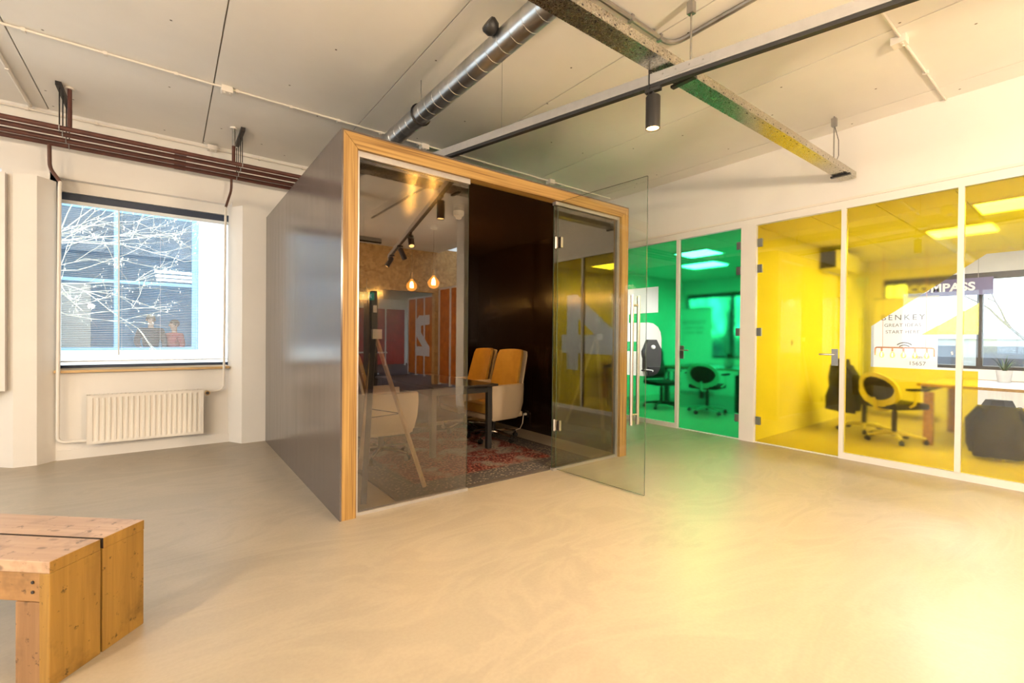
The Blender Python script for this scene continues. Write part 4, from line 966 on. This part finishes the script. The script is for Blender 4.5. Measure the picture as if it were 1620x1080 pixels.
# banners, sign
def banner(y, label, full):
    t = tag(empty('rollup_banner', (9.55, y, 0), 0), label, 'banner', 'printed roll-up banners')
    bx('banner_sheet', 'banner', t, 0, .004, -.40, .40, .08, 1.95); MB().box(-.05, .05, -.42, .42, 0, .08, bev=.01).build('base_case', 'steel', t); bx('top_bar', 'steel', t, -.008, .012, -.41, .41, 1.95, 1.97); MB().cyl((.02, 0, .06), (.02, 0, 1.95), .008, seg=8).build('pole', 'steel', t)
    rot = Matrix(((0, 0, -1, 0), (-1, 0, 0, 0), (0, 1, 0, 0), (0, 0, 0, 1)))
    def tx(s, z, size, y0=0.0, m='text_k', sp=1.0): text_obj('lettering', s, size, m, t, Matrix.Translation((-.002, y0, z)) @ rot, .0008, space=sp)
    tx('BENKEY', 1.60, .125, .03, sp=1.35); tx('GREAT IDEAS', 1.49, .075, .03, sp=1.05); tx('START HERE', 1.38, .075, .03, sp=1.05)
    if full:
        tx('sten', .98, .075, -.16); tx('15657', .87, .085, -.16)
        for r in (.05, .09, .13): MB().tube([(-.004, r*math.sin(R(a)), 1.10+r*math.cos(R(a))) for a in range(-45, 46, 9)], .008, 6).build('wifi_arc', 'text_k', t)
banner(2.02, 'white BENKEY roll-up banner seen through the cut-out 4', True)
banner(5.70, 'white BENKEY roll-up banner in the green office', False)
sg = tag(empty('hanging_sign', (9.80, 1.62, 2.10)), 'dark violet COMPASS sign across the top of the office window', 'sign')
bx('sign_board', 'purple', sg, 0, .03, -.56, .44, -.13, .13)
text_obj('lettering', 'COMPASS', .175, 'text_w', sg, Matrix.Translation((-.004, .02, -.055)) @ Matrix(((0, 0, -1, 0), (-1, 0, 0, 0), (0, 1, 0, 0), (0, 0, 0, 1))), .003, bold=.006, sx=1.0, space=1.02)
for s in (-.4, .4): MB().cyl((.015, s, .13), (.015, s, .555), .003, seg=6).build('suspension_wire', 'steel', sg)
# copper lamp on the desk
cl = tag(empty('copper_pipe_lamp', (8.75, 1.86, .736)), 'copper pipe pendant with five small bare bulbs in the yellow office', 'lamp')
MB().tube(arc_path([(0, .34, .30), (0, .34, .42), (0, -.34, .42), (0, -.34, .30)], .03), .011, 10).build('pipe_frame', 'copper', cl, True)
for s_ in (-.25, .25): MB().cyl((0, s_, .42), (0, s_, 2.655-.736), .003, seg=6).build('suspension_wire', 'copper', cl)
for k in range(5):
    yk = -.26+k*.13; b = MB().cyl((0, yk, .42), (0, yk, .36), .012).build('lamp_holder', 'copper', cl, True)
    MB().lathe([(.012, .36), (.030, .325), (.034, .30), (.026, .272), (.004, .262)], (0, yk, 0), 14).build('bulb', 'bulbglass', cl, True); MB().cyl((0, yk, .335), (0, yk, .285), .006, seg=6).build('filament', 'filament', cl)
radiator('panel_radiator', -.55, .55, 0, .22, .68, 'white panel radiator under the yellow office window', nrib=16).location = (9.84, .55, .22)
bpy.data.objects['panel_radiator.001'].rotation_euler = (0, 0, R(-90))
radiator('panel_radiator', -.55, .55, 0, .22, .68, 'white panel radiator under the green office window', nrib=16).location = (9.84, 4.2, .22)
bpy.data.objects['panel_radiator.002'].rotation_euler = (0, 0, R(-90))
ac = tag(empty('air_conditioner', (8.25, 2.66, 2.32)), 'boxy white air conditioner on the wall of the yellow office', 'air conditioner')
MB().box(-.45, .55, -.24, 0, 0, .27, bev=.01).build('housing', 'plastic_w', ac); MB().box(-.456, -.45, -.22, -.02, .01, .26).build('dark_side_grille', 'black', ac)
for k in range(5): bx('vent_slat', 'plastic_w', ac, -.38, .5, -.246, -.240, .03+k*.018, .04+k*.018)
for n_, x, y, z, s in (('wall_socket', 8.0, 2.658, .36, 'low on the yellow office wall'),('light_switch', 6.9, 2.658, 1.22, 'on the yellow office wall')):
    w = tag(empty(n_, (x, y, z)), 'white %s %s' % (n_.replace('_', ' '), s), 'switch' if 'switch' in n_ else 'socket'); MB().box(-.04, .04, -.012, 0, -.04, .04, bev=.003).build('face_plate', 'plastic_w', w); MB().box(-.02, .02, -.016, -.012, -.02, .02).build('insert', 'plastic_c', w)

# ================================================================== FAR END OF THE HALL (mirrored in the pod glass)
wf = struct(bx('wall_front', 'osb', None, 1.5, 6.6, -4.6, -4.45, 2.42, ZC+.1), 'chipboard fascia wall at the far end of the hall')
bx('pier', 'osb', wf, 5.62, 6.0, -4.6, -4.45, 0, 2.42); bx('wall_field', 'white', wf, -7.0, 1.5, -4.6, -4.45, 0, ZC+.1)
struct(bx('ceiling_far', 'ceil', None, -7.0, XB, -14, -4.6, 3.0, 3.1), 'white slatted ceiling of the far area')
struct(bx('wall_end', 'white', None, -7.0, XB, -14.1, -14.0, 0, 3.1), 'white end wall behind the viewer')
colm = MB().box(4.24, 4.56, -.95, -.68, 0, ZC, bev=.01).build('trim_13', 'white'); struct(colm, 'white square column behind the viewer')
def opane(name, x, y0, y1, n, m, label, num=False):
    w = struct(empty(name, (x, y0, 0)), label); d = (y1-y0)/n
    for k in range(n+1): bx('window_frame', 'frame_white', w, -.03, .03, k*d-.03, k*d+.03, 0, 2.5)
    bx('window_frame', 'frame_white', w, -.03, .03, 0, y1-y0, 2.5, 2.55)
    for k in range(n): bx('panel', m, w, -.01, .01, k*d+.03, (k+1)*d-.03, .06, 2.5)
    if num:
        P = [(.25, 1.65), (.25, 1.95), (1.0, 1.95), (1.25, 1.75), (1.25, 1.35), (.75, .95), (1.25, .95), (1.25, .65), (.25, .65), (.25, .95), (.85, 1.4), (.85, 1.62)]
        MB().prism(P, lambda u, v, q: Vector((q, (y1-y0)-u-.6, v)), -.016, -.011).build('numeral', 'frame_white', w)
opane('window_10', 6.5, -8.0, -5.6, 4, 'ofilm', 'orange panelled office front with a numeral 2', True)
opane('window_11', 5.75, -4.40, -3.22, 2, 'ofilm', 'narrow orange panel beside the chipboard wall')
w12 = struct(empty('window_12', (3.0, -12.6, 0)), 'red panelled office front at the far end')
for k in range(7): bx('window_frame', 'frame_white', w12, k*.9-.03, k*.9+.03, -.03, .03, 0, 2.5)
for k in range(6): bx('panel', 'rfilm', w12, k*.9+.03, k*.9+.87, -.01, .01, .06, 2.45)
ex = tag(empty('exit_sign', (3.66, -4.05, 2.19)), 'green lit exit sign at the far end of the hall', 'exit sign')
bx('sign_box', 'exit', ex, -.17, .17, -.03, .03, -.085, .085)
MB().prism([(-.10, -.055), (-.08, -.055), (-.08, .0), (-.055, .0), (-.09, .05), (-.125, .0), (-.10, .0)], lambda u, v, q: Vector((u, q, v)), .031, .033).build('arrow', 'exitw', ex)
MB().prism([(.03, -.06), (.05, -.06), (.07, -.02), (.10, -.05), (.115, -.035), (.08, .01), (.11, .03), (.10, .045), (.06, .04), (.03, .01)], lambda u, v, q: Vector((u, q, v)), .031, .033).build('running_figure', 'exitw', ex)
MB().cyl((0, 0, .085), (0, 0, .40), .006, seg=6).build('stem', 'steel', ex)
tag(MB().box(3.72, 3.98, -4.42, -4.18, 0, 2.42, bev=.01).build('steel_post', 'black'), 'black square post in the opening at the far end', 'post')
wt = tag(empty('white_table', (5.4, -8.6, .004)), 'white round table in the far carpeted area', 'table')
MB().lathe([(.55, .70), (.56, .715), (.55, .73)], seg=28).build('table_top', 'plastic_w', wt, True); MB().cyl((0, 0, 0), (0, 0, .70), .03).build('leg', 'steel', wt); MB().lathe([(.28, 0), (.27, .02), (.03, .04)], seg=20).build('foot', 'steel', wt, True)
for x, y in ((4.6, -6.2), (5.2, -9.5), (2.5, -7.0), (0, -8)):  # strip lamps added to light the far area
    t = tag(empty('ceiling_panel_lamp', (x, y, 3.0)), 'added glowing strip panel in the far area, %s' % {-6.2: 'nearest the chipboard wall', -9.5: 'by the white round table', -7.0: 'in the middle', -8: 'furthest left'}[y], 'ceiling lamp', 'added far area panels'); bx('diffuser', 'opal', t, -.15, .15, -.7, .7, -.03, -.02); bx('lamp_frame', 'frame_white', t, -.17, .17, -.72, .72, -.019, 0)
